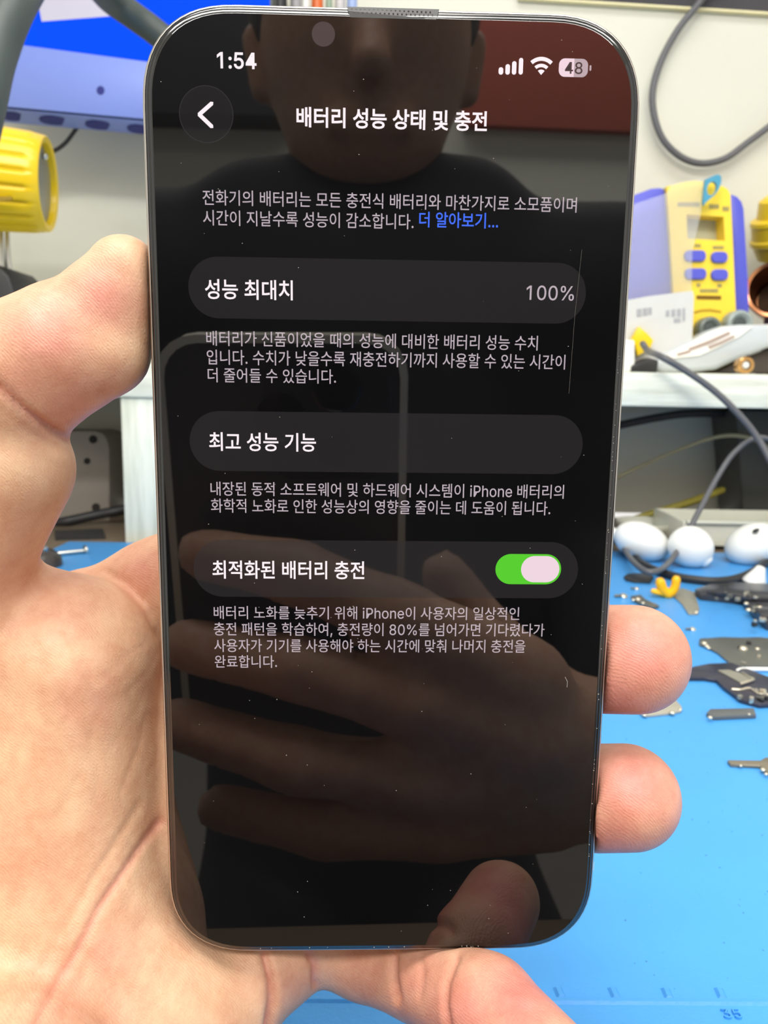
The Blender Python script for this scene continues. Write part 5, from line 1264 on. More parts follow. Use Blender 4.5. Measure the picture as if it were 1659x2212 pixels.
brk = build('bracket', wslab([(-80, 80), (582, 168), (582, 287), (-80, 228)], YM, 0.003), M_brk, mon, bevel=0.0006)
for hxp, hyp in ((217, 195), (16, 171)):
    build('screw_hole', wdisc(hxp, hyp, YM - 0.0004, 8.5, 0.001, ry=9.5), M_hole, brk)
fa, fb = W(-80, 228, YM), W(582, 287, YM)
ga, gb = G(-80, 257, fa.z), G(582, 314, fb.z)
upv = Vector((0, 0, 0.003))
fl = build('flange', MB().prism([fa, fb, gb, ga], [fa + upv, fb + upv, gb + upv, ga + upv]), M_brk, mon, bevel=0.0005)
for hxp, hyp, rxp in ((28, 252, 28), (119, 261, 34), (216, 271, 32), (303, 280, 28)):
    t = (hxp + 80) / 662
    z = fa.z + (fb.z - fa.z) * t - 0.0004
    ring = [G(hxp + rxp * math.cos(2 * math.pi * k / 28), hyp + 0.06 * rxp * math.cos(2 * math.pi * k / 28) + 9.5 * math.sin(2 * math.pi * k / 28), z) for k in range(28)]
    build('bracket_slot', MB().prism(ring, [p + Vector((0, 0, 0.0008)) for p in ring]), M_hole, fl)
build('wall_arm', MB().prism([W(200, 0, YM + 0.03), W(420, 20, YM + 0.03), W(420, 100, YM + 0.03), W(200, 80, YM + 0.03)],
                             [Vector((W(200, 0, YM).x, YW, W(200, 0, YM).z)), Vector((W(420, 20, YM).x, YW, W(420, 20, YM).z)),
                              Vector((W(420, 100, YM).x, YW, W(420, 100, YM).z)), Vector((W(200, 80, YM).x, YW, W(200, 80, YM).z))]), M_dark, mon)

# thick hose arching over the top left corner
hose = [Vector((-0.27, 0.40, 0.012)), W(-330, 900, .42), W(-150, 600, .42), W(-62, 330, .42), W(-38, 235, .42), W(-10, 115, .43), W(44, -15, .45), W(120, -110, .52),
        W(182, -70, .60), W(235, -6, .66), W(288, 34, .68), W(342, 74, .69), W(430, 150, .70), W(500, 320, .72), W(520, 620, .74), Vector((W(520, 700, .76).x, .78, zt + 0.012))]
tube_thing('air_hose', hose, 0.0108, M_dark, 'thick dark grey hose arching through the top left corner', 'hose', 12, 16)

# ribbed yellow iron holder on its stand
YI = 0.76
stand = thing('soldering_iron_stand', 'yellow ribbed soldering iron holder on a wire stand, left edge of the picture', 'iron stand', tuple(W(0, 806, YI)))
ec = W(103, 399, YI - 0.03)
axv = Vector((math.cos(math.radians(11)), math.sin(math.radians(11)), -0.045)).normalized()
sc_i = (YI - 0.03) / FPX
a_ = Vector((0, 0, 1)) - axv * axv.z
a_.normalize()
b_ = axv.cross(a_)


def rib_loop(h, r, amp):
    out = []
    for k in range(240):
        t = 2 * math.pi * k / 240
        q = r - amp * max(0.0, math.cos(20 * t)) ** 3
        out.append(ec + axv * h + (a_ * math.cos(t) + b_ * math.sin(t)) * q)
    return out


R0 = 92 * sc_i
build('ribbed_holder', MB().rings([rib_loop(-0.12, R0 * 1.2, 0.003), rib_loop(-0.012, R0 * 1.05, 0.003), rib_loop(-0.008, R0 * 1.03, 0.0), rib_loop(0, R0, 0.0), rib_loop(0.001, R0 * 0.97, 0),
                                   rib_loop(0.0, R0 * 0.86, 0), rib_loop(-0.006, R0 * 0.84, 0)]), M_yel, stand, angle=50)
build('end_cap', MB().rings([rib_loop(-0.012, R0 * 0.835, 0), rib_loop(-0.005, R0 * 0.835, 0), rib_loop(-0.0045, R0 * 0.8, 0)]), mat('grey_end_cap', S(128, 128, 118), rough=0.3), stand)
build('cap_screw', MB().ellipsoid(ec + axv * -0.003 + a_ * R0 * 0.6 - b_ * R0 * 0.05, [a_ * 0.003, b_ * 0.003, axv * 0.003], 12, 8), M_steel, stand)
build('slot', wslab([(-20, 426), (24, 424), (26, 432), (-20, 436)], YI - 0.078, 0.002), mat('dark_yellow_mark', S(150, 120, 20), rough=0.5), stand)
for pts in ([(2, 490, YI), (4, 560, YI), (10, 620, YI)], [(15, 490, YI), (19, 560, YI), (28, 625, YI)]):
    build('rod', MB().tube(spline([W(*p) for p in pts], 6), 0.0022, 10), M_steel, stand)
build('base', wslab([(-110, 560), (0, 572), (20, 596), (34, 640), (46, 700), (56, 779), (-110, 777)], YI - 0.03, 0.07), M_blk, stand, bevel=0.004)
tube_thing('thin_wire', [W(190, 240, .845), W(160, 285, .845), W(138, 312, .845), W(108, 330, .845), W(60, 342, .845), W(20, 420, .85), W(15, 640, .85), Vector((W(15, 800, .85).x, .85, zt + 0.003))], 0.0021, M_blk,
           'thin black wire curving behind the yellow ribbed holder')

# under the shelf on the left
M_gbox = mat('grey_painted_metal', S(158, 150, 142), rough=0.5, var=0.04)
YB = 0.815
gb_ = thing('metal_box', 'grey metal box with screw holes under the shelf, left of the white upright', 'box', tuple(W(170, 1125, YB)))
pl = [(60, 931), (205, 931), (222, 937), (232, 950), (236, 970), (237, 1128), (60, 1128)]
build('box_body', wslab(pl, YB, 0.055), M_gbox, gb_, bevel=0.0015)
for hxp, hyp, hr in ((201, 949, 9), (188, 996, 7), (207, 1096, 9)):
    build('screw_hole', wdisc(hxp, hyp, YB - 0.0006, hr, 0.001), M_hole2, gb_)
tube_thing('power_cable', [G(20, 1158, .016), W(90, 1137, .755), W(150, 1125, .77), W(205, 1113, .78), W(255, 1103, .785), W(300, 1090, .80), W(330, 1060, .84)], 0.0052, M_blk,
           'thick black cable lying in front of the grey metal box')
tag(build('flat_bar', gplate([(118, 1152), (222, 1148), (228, 1165), (120, 1168)], -0.004, 0.003), M_blk), 'flat black bar on the bench at the far edge of the mat, left', 'bar')
s0, s1 = G(100, 1198, .002), G(180, 1190, .002)
sx = (s1 - s0).normalized()
screw = thing('machine_screw', 'long pale machine screw lying on the mat behind the thumb web', 'screw', tuple(G(145, 1196)))
build('shank', MB().lathe(s0, sx, [(0, 0.0012), (0.001, 0.0017), ((s1 - s0).length, 0.0017)], 12), M_steel, screw)
build('screw_head', MB().lathe(s1, sx, [(0, 0.002), (0.0008, 0.0046), (0.0024, 0.0046), (0.003, 0.003)], 16), M_steel, screw)
kc = G(84, 1222)
kn = thing('adjusting_knob', 'dark rounded knob standing on the mat inside the thumb web', 'knob', tuple(kc))
build('knob_cap', MB().lathe(kc, (0, 0, 1), [(0, 0.017), (0.006, 0.0165), (0.011, 0.012), (0.014, 0.006), (0.0146, 0.001)], 28), mat('brown_black_plastic', S(62, 54, 50), rough=0.35), kn)
build('knob_pin', MB().lathe(kc + Vector((0.006, -0.003, 0.0125)), (0.2, -0.4, 1), [(0, 0.003), (0.003, 0.0026), (0.0035, 0.001)], 12), M_steel, kn)

# tool handles hanging at the very top behind the phone
rail = build('tool_rail', wslab([(586, 52), (800, 58), (800, 76), (586, 70)], 0.866, YW - 0.866), M_dark)
tag(rail, 'dark wall rail behind the top of the phone that holds tool handles', 'rail')
for (xa, xb, col, nm) in ((588, 620, (44, 46, 48), 'black'), (627, 652, (150, 148, 150), 'grey'), (654, 668, (236, 238, 236), 'white'), (673, 698, (214, 100, 40), 'orange'), (704, 718, (140, 160, 140), 'pale green'),
                          (724, 746, (196, 190, 190), 'light pink grey'), (750, 772, (150, 170, 215), 'pale blue')):
    r = (xb - xa) / 2 * 0.855 / FPX
    top, bot = W((xa + xb) / 2, -60, 0.855), W((xa + xb) / 2, 90, 0.855)
    bot.x = top.x
    L_ = (top - bot).length
    tl = thing('screwdriver', nm + ' tool handle at the top edge of the picture above the phone', 'tool', tuple(bot), 'tool handles on the rail')
    build('handle', MB().lathe(top - Vector((0, 0, L_ * 0.9)), (0, 0, 1), [(0, r * 0.6), (0.003, r), (L_ * 0.5, r * 0.92), (L_ * 0.9 - .003, r), (L_ * 0.9, r * 0.7)], 14), mat('handle_' + nm.replace(' ', '_'), S(*col), rough=0.4), tl)
    build('blade', MB().lathe(bot - Vector((0, 0, 0.04)), (0, 0, 1), [(0, 0.001), (0.001, 0.0014), (0.048, 0.0014)], 10), M_steel, tl)

# ================================================================== BACKGROUND, RIGHT SIDE
cab = thing('wall_cabinet', 'dark grey wall cabinet along the top right edge of the picture', 'cabinet', tuple(W(1450, 10, .894)))
build('cabinet_body', wslab([(1120, -170), (1780, -170), (1780, 33), (1250, 0), (1120, -8)], 0.894, YW - 0.894), mat('dark_fabric_panel', S(62, 60, 64), rough=0.8, var=0.25, scale=18), cab)
build('edge_strip', wslab([(1120, -8), (1250, 0), (1780, 33), (1780, 37), (1250, 4), (1120, -4)], 0.8935, YW - 0.8935), mat('cream_edging', S(236, 226, 180), rough=0.5), cab)
tube_thing('hanging_cable', [W(1640, -150, .872), W(1575, -80, .878), W(1512, 4, .885), W(1462, 68, .888), W(1424, 142, .888), W(1409, 215, .888), W(1426, 290, .888), W(1465, 335, .888), W(1512, 353, .888), W(1565, 343, .888),
                             W(1615, 308, .888), W(1680, 258, .888), W(1760, 180, .888), W(1800, 60, .888)], 0.0036, M_cable, 'grey cable hanging in a loop against the white wall, top right', n=12)

YT = 0.785
st = thing('soldering_station', 'yellow and blue soldering station with four buttons on the shelf', 'soldering station', tuple(W(1510, 806, YT)))
build('blue_side', wslab([(1330, 440), (1350, 428), (1376, 418), (1408, 406), (1430, 404), (1441, 411), (1452, 560), (1462, 806), (1352, 806)], YT, 0.085), M_blue, st, bevel=0.003)
build('blue_side', wslab([(1576, 416), (1594, 423), (1604, 434), (1609, 450), (1613, 520), (1619, 620), (1622, 806), (1590, 806), (1583, 520)], YT, 0.085), M_blue, st, bevel=0.003)
pan = MB()
for poly in ([(1440, 403), (1470, 395), (1483, 392), (1483, 463), (1485, 515), (1492, 806), (1462, 806), (1455, 640), (1447, 500)],
             [(1563, 403), (1572, 409), (1578, 420), (1583, 520), (1590, 680), (1594, 806), (1572, 806), (1566, 520), (1563, 468)],
             [(1483, 392), (1500, 390), (1530, 392), (1563, 403), (1563, 468), (1483, 463)],
             [(1485, 515), (1566, 520), (1572, 806), (1492, 806)]):
    f = [W(a, b, YT - 0.006) for a, b in poly]
    pan.prism(f, [p + Vector((0, 0.022, 0)) for p in f])
panel = build('front_panel', pan, M_yel2, st, smooth=False)
build('display_window', wslab([(1478, 458), (1570, 462), (1572, 526), (1480, 520)], YT + 0.0125, 0.003), mat('grey_lcd', S(188, 190, 172), rough=0.2, var=0.05), st)
for (xa, ya, xb, yb) in ((1480, 540, 1526, 564), (1538, 543, 1573, 567), (1481, 579, 1527, 603), (1538, 581, 1574, 605)):
    build('button', wslab(rrect(xa, ya, xb, yb, 10, 4), YT - 0.0095, 0.006), M_blue, panel, bevel=0.001)
build('card_slot', wslab([(1505, 638), (1558, 639), (1558, 647), (1505, 646)], YT - 0.0066, 0.002), mat('slot_shadow', S(120, 84, 8), rough=0.8), panel)
build('grip_groove', wslab([(1500, 672), (1515, 668), (1535, 667), (1558, 671), (1558, 675), (1535, 672), (1515, 673), (1500, 677)], YT - 0.0066, 0.002), mat('groove_yellow', S(190, 150, 20), rough=0.6), panel)
M_print = mat('grey_print', S(150, 140, 95), rough=0.7)
prn = random.Random(11)
for (xa, xb, y, hgt) in ((1464, 1512, 437, 9), (1532, 1554, 441, 10), (1561, 1572, 446, 10), (1501, 1511, 527, 7), (1540, 1562, 531, 7), (1505, 1512, 612, 8), (1550, 1557, 613, 8), (1512, 1551, 624, 8)):
    x = xa
    mbp = MB()
    while x < xb:
        w_ = prn.uniform(2.5, 4.5)
        f = [W(a, b, YT - 0.0064) for a, b in ((x, y), (x + w_, y), (x + w_, y + hgt), (x, y + hgt))]
        mbp.prism(f, [p + Vector((0, 0.001, 0)) for p in f])
        x += w_ + 1.2
    build('printed_mark', mbp, M_print, panel, smooth=False)

# clear plastic bag in front of the station with its teal mark
M_film = mat('clear_film', S(225, 226, 228), rough=0.12, var=0.02, alpha=0.2)
film = thing('plastic_bag', 'clear plastic bag with a teal ring mark leaning on the soldering station', 'bag', tuple(W(1430, 660, .768)))
build('film', wslab([(1350, 452), (1376, 438), (1441, 417), (1452, 398), (1490, 388), (1524, 386), (1514, 462), (1496, 545), (1494, 640), (1440, 806), (1350, 806)], .768, 0.003), M_film, film, smooth=False)
outl = [(1524, 388), (1540, 380), (1553, 376), (1559, 381), (1558, 395), (1553, 409), (1544, 421), (1532, 431), (1524, 438), (1520, 444), (1519, 436), (1521, 415)]
nlo = 24


def resample(poly, n):
    d = [0]
    for a, b in zip(poly, poly[1:] + poly[:1]):
        d.append(d[-1] + math.dist(a, b))
    out = []
    for k in range(n):
        t = d[-1] * k / n
        i = max(j for j in range(len(poly)) if d[j] <= t)
        u = (t - d[i]) / (d[i + 1] - d[i])
        a, b = poly[i], poly[(i + 1) % len(poly)]
        out.append((a[0] + (b[0] - a[0]) * u, a[1] + (b[1] - a[1]) * u))
    return out


ou = resample(outl, nlo)
inn = []
for (x, y) in ou:
    a = math.atan2((y - 407) / 17, (x - 1538) / 12)
    inn.append((1538 + 10.5 * math.cos(a) - 2.5 * math.sin(a), 407 + 15 * math.sin(a)))
fo, fi = [W(x, y, .764) for x, y in ou], [W(x, y, .764) for x, y in inn]
th = Vector((0, 0.004, 0))
mk = MB().rings([fo, fi, [p + th for p in fi], [p + th for p in fo], fo], False, False)
build('ring_mark', mk, mat('teal_print', S(66, 150, 180), rough=0.4), film, smooth=False)

lab = thing('paper_label', 'crumpled grey white paper label with faded print below the plastic bag', 'label', tuple(W(1430, 770, .752)))
build('paper', wslab([(1340, 651), (1400, 640), (1496, 628), (1499, 640), (1495, 735), (1470, 770), (1440, 806), (1340, 806)], .752, 0.004), mat('grey_white_paper', S(206, 206, 204), rough=0.7, var=0.07, scale=40, bump=0.3, bscale=60), lab)
for (xa, ya, xb, yb) in ((1376, 668, 1386, 684), (1389, 666, 1399, 682), (1401, 665, 1408, 680), (1439, 671, 1446, 684), (1451, 669, 1459, 684), (1463, 668, 1471, 684), (1475, 666, 1480, 694), (1456, 688, 1470, 697)):
    build('printed_mark', wslab([(xa, ya), (xb, ya - 1), (xb, yb - 1), (xa, yb)], .7515, 0.001), mat('faded_print', S(165, 165, 170), rough=0.8), lab, smooth=False)
tag(build('arrow_tab', wslab([(1381, 705), (1398, 720), (1412, 735), (1405, 752), (1378, 769), (1372, 744), (1363, 737)], .742, 0.008), M_yel, bevel=0.0006), 'small yellow angular plastic tab in front of the paper label', 'tab')
tag(build('usb_plug', wslab(rrect(1345, 734, 1372, 804, 5), .738, 0.012), M_white, bevel=0.002), 'white plug end standing on the shelf right beside the phone edge', 'plug')
tag(build('black_clip', wslab([(1362, 790), (1400, 772), (1424, 778), (1420, 806), (1362, 806)], .737, 0.014), M_blk, bevel=0.002), 'small black clip on the shelf under the yellow tab', 'clip')

bag = thing('zip_bag', 'shiny grey white zip bag lying on the shelf in front of the soldering station', 'bag', tuple(W(1560, 800, .745)))
M_bag = mat('glossy_bag', S(196, 202, 206), rough=0.18, var=0.12, scale=35, bump=0.5, bscale=70)
build('bag_body', wslab([(1408, 792), (1425, 768), (1460, 752), (1500, 733), (1530, 715), (1560, 704), (1600, 700), (1720, 698), (1720, 738), (1660, 752), (1600, 775), (1550, 798), (1500, 804), (1430, 805)], .745, 0.03), M_bag, bag, bevel=0.006, bseg=3)
build('bag_label', wslab([(1440, 766), (1500, 737), (1532, 719), (1560, 708), (1625, 706), (1596, 728), (1548, 752), (1510, 768), (1455, 774)], .7435, 0.003), mat('white_card', S(246, 242, 236), rough=0.5), bag)
for poly in ([(1488, 752), (1530, 736), (1575, 716), (1578, 721), (1534, 742), (1492, 757)], [(1530, 748), (1560, 736), (1585, 724), (1588, 728), (1560, 742), (1534, 753)], [(1462, 764), (1490, 756), (1492, 761), (1465, 768)]):
    build('printed_mark', wslab(poly, .7425, 0.001), mat('brown_print', S(170, 150, 140), rough=0.8), bag, smooth=False)
tag(build('dark_wedge', wslab([(1500, 806), (1552, 800), (1602, 777), (1662, 754), (1720, 742), (1720, 806)], .7755 - 0.012, 0.01), mat('brown_black_wedge', S(70, 60, 52), rough=0.5), bevel=0.001), 'dark brown wedge under the shiny zip bag', 'case')  # dark slab filling the space below the bag
for (cx_, cy_, r_, nm, col) in ((1522, 712, 25, 'left of the two, darker', (104, 112, 106)), (1585, 702, 29, 'right of the two, paler', (150, 160, 156))):
    rm = r_ * .765 / FPX
    c_ = W(cx_, cy_, .778)
    tp = thing('tape_roll', 'grey tape roll behind the zip bag, ' + nm, 'tape', tuple(c_ - Vector((0, 0, rm))), 'tape rolls')
    build('roll', MB().lathe(c_, (0, -1, 0), [(0.0, rm * 0.98), (0.001, rm), (0.012, rm), (0.0145, rm * 0.93), (0.0155, rm * 0.75), (0.0145, rm * 0.6), (0.0125, rm * 0.5)], 32), mat('roll_' + str(cx_), S(*col), rough=0.35), tp)
    build('roll_core', MB().lathe(c_ + Vector((0, 0, 0)), (0, -1, 0), [(0.0115, rm * 0.5), (0.0128, rm * 0.48), (0.0132, rm * 0.3)], 28), M_dark, tp)
fc_ = W(1608, 789, .728)
fe = thing('brass_ferrule', 'small brass ring with a pale centre on the shelf front', 'ring', tuple(fc_ - Vector((0, 0, .0078))))
M_brass = mat('brass', S(220, 170, 110), rough=0.25, metal=1.0)
build('ring', MB().lathe(fc_ + Vector((0, 0.006, 0)), (0, -1, 0), [(0, 0.0065), (0.001, 0.0078), (0.009, 0.0078), (0.0105, 0.0062), (0.0105, 0.0042), (0.004, 0.004)], 28), M_brass, fe)
build('centre', MB().lathe(fc_ + Vector((0, 0.002, 0)), (0, -1, 0), [(0, 0.004), (0.0045, 0.0038), (0.006, 0.002)], 18), M_white, fe)
# copper cup and yellow ridged cup at the right edge
cc = W(1676, 628, .79)
cu = thing('copper_cup', 'copper cup with a dark opening beside the soldering station, right edge', 'cup', (cc.x, cc.y, zt))
M_cop = mat('copper', S(205, 140, 100), rough=0.22, metal=1.0)
axc = Vector((-0.42, -0.86, 0.12)).normalized()
build('cup_shell', MB().lathe(cc + axc * -0.05, axc, [(0, 0.016), (0.01, 0.022), (0.05, 0.0275), (0.056, 0.0285), (0.059, 0.0275), (0.058, 0.0245), (0.05, 0.023), (0.01, 0.017)], 36), M_cop, cu)
build('cup_inside', MB().lathe(cc + axc * -0.036, axc, [(0, 0.016), (0.001, 0.0165)], 28), mat('dark_brown_inside', S(60, 40, 20), rough=0.9), cu)  # dark brown disc closing the cup opening
build('foot', MB().lathe((cc.x + 0.006, cc.y + 0.006, zt), (0, 0, 1), [(0, 0.016), (0.01, 0.014), (0.03, 0.011), (cc.z - zt - 0.02, 0.012)], 24), M_brass, cu)
yc0 = W(1712, 548, .845)
ya = Vector((-0.32, -0.25, 0.9)).normalized()
yh = thing('tip_cleaner', 'yellow ridged cup shape above the copper cup, right edge', 'tip cleaner', (yc0.x + 0.03, yc0.y, zt))
build('ridged_body', MB().lathe(yc0, ya, [(0, 0.030), (0.002, 0.034), (0.016, 0.037), (0.018, 0.039), (0.022, 0.039), (0.024, 0.037), (0.036, 0.036), (0.038, 0.037), (0.042, 0.036), (0.044, 0.030), (0.06, 0.026), (0.063, 0.02)], 40), M_yel, yh, angle=30)
build('post', MB().tube([Vector((yc0.x + 0.03, yc0.y, zt)), yc0 + ya * 0.002], 0.006, 12, round_end=False), M_steel, yh)

# cables in front of and under the shelf
tube_thing('data_cable', [W(1388, 742, .728), W(1400, 758, .718), W(1425, 769, YS - .012), W(1480, 800, YS - .02), W(1545, 846, YS - .025), W(1600, 900, YS - .03), W(1640, 952, YS - .035), W(1690, 1040, YS - .05), W(1760, 1130, YS - .06)], 0.0029, M_cable,
           'grey cable dropping diagonally across the shelf front edge', n=12)
tube_thing('data_cable', [W(1760, 1010, .665), W(1700, 968, .665), W(1655, 947, .665), W(1622, 950, .663), W(1582, 982, .66), W(1547, 1035, .65), W(1512, 1100, .63), W(1478, 1165, .61), W(1450, 1210, .595), G(1424, 1232, .0095), G(1396, 1234, .0098),
                          G(1368, 1214, .0095), G(1346, 1184, .0095), G(1320, 1158, .0095)], 0.0023, M_cable, 'grey cable rising in a long S from the mat to the right edge', n=12)
tube_thing('data_cable', [G(1300, 1150, .0033), G(1345, 1180, .0033), G(1385, 1216, .0033), G(1440, 1240, .0033), G(1500, 1252, .0033), G(1560, 1255, .0033), G(1610, 1243, .0033), G(1660, 1212, .0033), G(1720, 1170, .0033)], 0.0031, M_blk,
           'black cable curving across the mat under the white earbuds', n=12)
tube_thing('pipe', [W(1290, 930, .845), W(1345, 917, .845), W(1420, 902, .85), W(1490, 893, .855), W(1580, 893, .86)], 0.0045, M_blk, 'black tube slanting under the shelf beside the phone', 'tube')
tube_thing('thin_wire', [W(1290, 1060, .84), W(1340, 1028, .84), W(1400, 1000, .84), W(1480, 966, .84), W(1540, 946, .83), W(1590, 941, .82), W(1640, 955, .81), W(1690, 1000, .81), W(1720, 1060, .81)], 0.0021, mat('beige_wire', S(190, 180, 146), rough=0.5),
           'thin beige wire arching under the shelf')
tube_thing('yellow_wire', [W(1370, 1122, .80), W(1420, 1106, .80), W(1470, 1091, .80), W(1520, 1074, .81), W(1560, 1058, .82)], 0.004, mat('olive_yellow', S(150, 138, 50), rough=0.5), 'olive yellow tube low under the shelf behind the earbuds', 'tube')
tag(build('power_adapter', wslab([(1588, 886), (1740, 888), (1740, 1128), (1606, 1128), (1598, 1000)], .83, 0.065), mat('dark_grey_box', S(74, 74, 70), rough=0.5), bevel=0.003), 'dark grey box standing under the shelf at the right edge', 'box')

# white plastic things on the mat
ct = thing('plastic_tray', 'off white plastic tray lying behind the earbuds', 'tray', tuple(G(1590, 1196)))
M_tray = mat('off_white_plastic', S(222, 222, 208), rough=0.25, var=0.05)
yb0 = G(1590, 1180).y
x_a, x_b = W(1478, 1150, yb0).x, W(1760, 1150, yb0).x
z_t = W(1600, 1128, yb0).z
build('tray_floor', MB().box(((x_a + x_b) / 2, yb0 + 0.04, 0.0015), x_b - x_a, 0.08, 0.003), M_tray, ct, bevel=0.001)
for (cx_, cy_, sx_, sy_) in (((x_a + x_b) / 2, yb0, x_b - x_a, 0.003), ((x_a + x_b) / 2, yb0 + 0.08, x_b - x_a, 0.003), (x_a, yb0 + 0.04, 0.003, 0.08), (x_b, yb0 + 0.04, 0.003, 0.08)):
    build('tray_wall', MB().box((cx_, cy_, z_t / 2), sx_, sy_, z_t), M_tray, ct, bevel=0.001)
build('tray_lip', MB().box(((x_a + x_b) / 2, yb0 - 0.003, z_t), x_b - x_a, 0.006, 0.003), M_tray, ct, bevel=0.001)
dc = G(1395, 1150)
tag(build('plastic_dish', MB().lathe(dc, (0, 0, 1), [(0, 0.02), (0.004, 0.027), (0.010, 0.030), (0.012, 0.030), (0.0115, 0.028), (0.004, 0.02)], 36), M_tray), 'shallow off white dish behind the left earbud', 'dish')


def earbud(px, py, rx_, ry_, stem, lab, slot=None, tilt=0.0, rs_=13):
    yb = G(px, py + ry_ * 0.9).y
    c = W(px, py, yb)
    k = yb / FPX
    e = thing('earbud', lab, 'earbud', (c.x, c.y, 0), 'white earbuds')
    ct_, st_ = math.cos(tilt), math.sin(tilt)
    ax1 = Vector((ct_, 0, -st_)) * rx_ * k
    ax3 = Vector((st_, 0, ct_)) * ry_ * k
    build('bud', MB().ellipsoid(c, [ax1, Vector((0, 1, 0)) * rx_ * 0.85 * k, ax3], 28, 18), M_white, e)
    p0_, p1_ = [W(a, b, yb + o_) for a, b, o_ in stem]
    build('stem', MB().tube(spline([p0_, (p0_ + p1_) / 2 + Vector((0, -0.001, 0)), p1_], 6), rs_ * k, 16), M_white, e)
    if slot:
        build('vent', MB().ellipsoid(W(slot[0], slot[1], yb - rx_ * 0.6 * k), [Vector((1, 0, 0.5)) * 7 * k, Vector((0, 1, 0)) * 8 * k, Vector((-0.3, 0, 1)) * 3.4 * k], 12, 8), M_blk, e)
    return e


earbud(1386, 1170, 62, 42, [(1350, 1165, .02), (1300, 1140, .03)], 'white earbud nearest the phone edge, partly behind the cable', None, 0.35)
earbud(1492, 1182, 50, 46, [(1496, 1186, .0), (1516, 1204, -.004)], 'white earbud in the middle, its stem end pointing down', None, 0.5, 24)
earbud(1625, 1176, 60, 44, [(1650, 1170, .0), (1720, 1140, .01)], 'white earbud with a black vent at the right edge', (1633, 1146), -0.5)
et = G(1628, 1262)
tag(build('ear_tip', MB().lathe(et, (0.35, 0, 1), [(0, 0.0085), (0.002, 0.0085), (0.010, 0.0045), (0.014, 0.003), (0.0145, 0.001)], 24), M_white), 'small white cone shaped ear tip on the mat by the black cable', 'ear tip')

# ================================================================== LOOSE PARTS ON THE MAT
M_clip = mat('orange_yellow_plastic', S(252, 186, 10), rough=0.35)
yk = G(1435, 1291).y
k_ = yk / FPX
clip = thing('plastic_clip', 'tiny orange yellow plastic clip with two lobes on the mat', 'clip', tuple(G(1435, 1291)))
build('lobe', MB().tube(spline([W(1443, 1284, yk), W(1431, 1272, yk), W(1426, 1257, yk)], 6), 11 * k_, 14), M_clip, clip)
build('lobe', MB().tube(spline([W(1449, 1282, yk), W(1458, 1268, yk), W(1461, 1251, yk)], 6), 9.5 * k_, 14), M_clip, clip)
build('clip_foot', MB().tube([W(1411, 1277, yk), W(1440, 1284, yk)], 6.5 * k_, 12), M_clip, clip)
M_shield = mat('grey_shield_metal', S(150, 148, 136), rough=0.45, metal=0.3)
M_shield2 = mat('dark_shield_metal', S(104, 106, 102), rough=0.4, metal=0.4)
M_flex = mat('black_flex_film', S(52, 52, 58), rough=0.3, var=0.2, scale=120)
M_flex2 = mat('navy_black_flex', S(46, 48, 64), rough=0.32, var=0.2, scale=120)
M_gold = mat('pale_contact', S(225, 215, 195), rough=0.3, metal=0.8)


def bead(px, py, rpx, z, parent, m=M_gold, name='solder_point'):
    c = G(px, py, z)
    r = rpx * (c - ORI).length / FPX
    return build(name, MB().ellipsoid(c, [Vector((r, 0, 0)), Vector((0, r, 0)), Vector((0, 0, r * 0.7))], 10, 7), m, parent)


def plate_thing(name, pts, thick, m, label, cat, beads=(), z0=0.0):
    c = G(sum(p[0] for p in pts) / len(pts), sum(p[1] for p in pts) / len(pts))
    t = thing(name, label, cat, tuple(c))
    build('plate', gplate(pts, z0, thick), m, t, bevel=min(0.0004, thick * 0.3))
    for b in beads:
        bead(b[0], b[1], b[2], thick + z0, t)
    return t


plate_thing('bracket_plate', [(1460, 1276), (1475, 1273), (1500, 1282), (1511, 1318), (1507, 1329), (1487, 1329), (1474, 1308), (1456, 1291)], 0.001, M_shield, 'bent grey metal bracket right of the orange yellow clip', 'bracket', [(1504, 1323, 4.5)])
fx = plate_thing('flex_cable', [(1500, 1286), (1530, 1275), (1580, 1270), (1720, 1276), (1720, 1362), (1655, 1362), (1628, 1338), (1602, 1306), (1562, 1302), (1512, 1297)], 0.0045, M_flex,
                 'large crumpled black flex cable at the right edge below the black cable', 'flex cable', [(1552, 1279, 8), (1575, 1285, 5), (1600, 1291, 9), (1617, 1318, 6), (1612, 1304, 5), (1640, 1312, 6)])
build('fold', gplate([(1525, 1284), (1580, 1274), (1720, 1280), (1720, 1300), (1620, 1300), (1570, 1290)], 0.0045, 0.003), M_flex, fx, bevel=0.0006)
build('fold', gplate([(1630, 1322), (1720, 1318), (1720, 1340), (1645, 1342)], 0.0045, 0.003), M_flex, fx, bevel=0.0006)
plate_thing('gasket', [(1347, 1250), (1356, 1244), (1395, 1243), (1412, 1250), (1404, 1261), (1370, 1260), (1352, 1256)], 0.002, M_blk, 'thin black gasket on the mat under the grey cable loop', 'gasket')
plate_thing('connector', [(1362, 1293), (1384, 1290), (1394, 1300), (1424, 1314), (1408, 1318), (1376, 1306)], 0.002, M_shield2, 'tiny flex connector just above the upper fingertip', 'connector', [(1378, 1295, 6), (1368, 1296, 4), (1389, 1303, 4)])
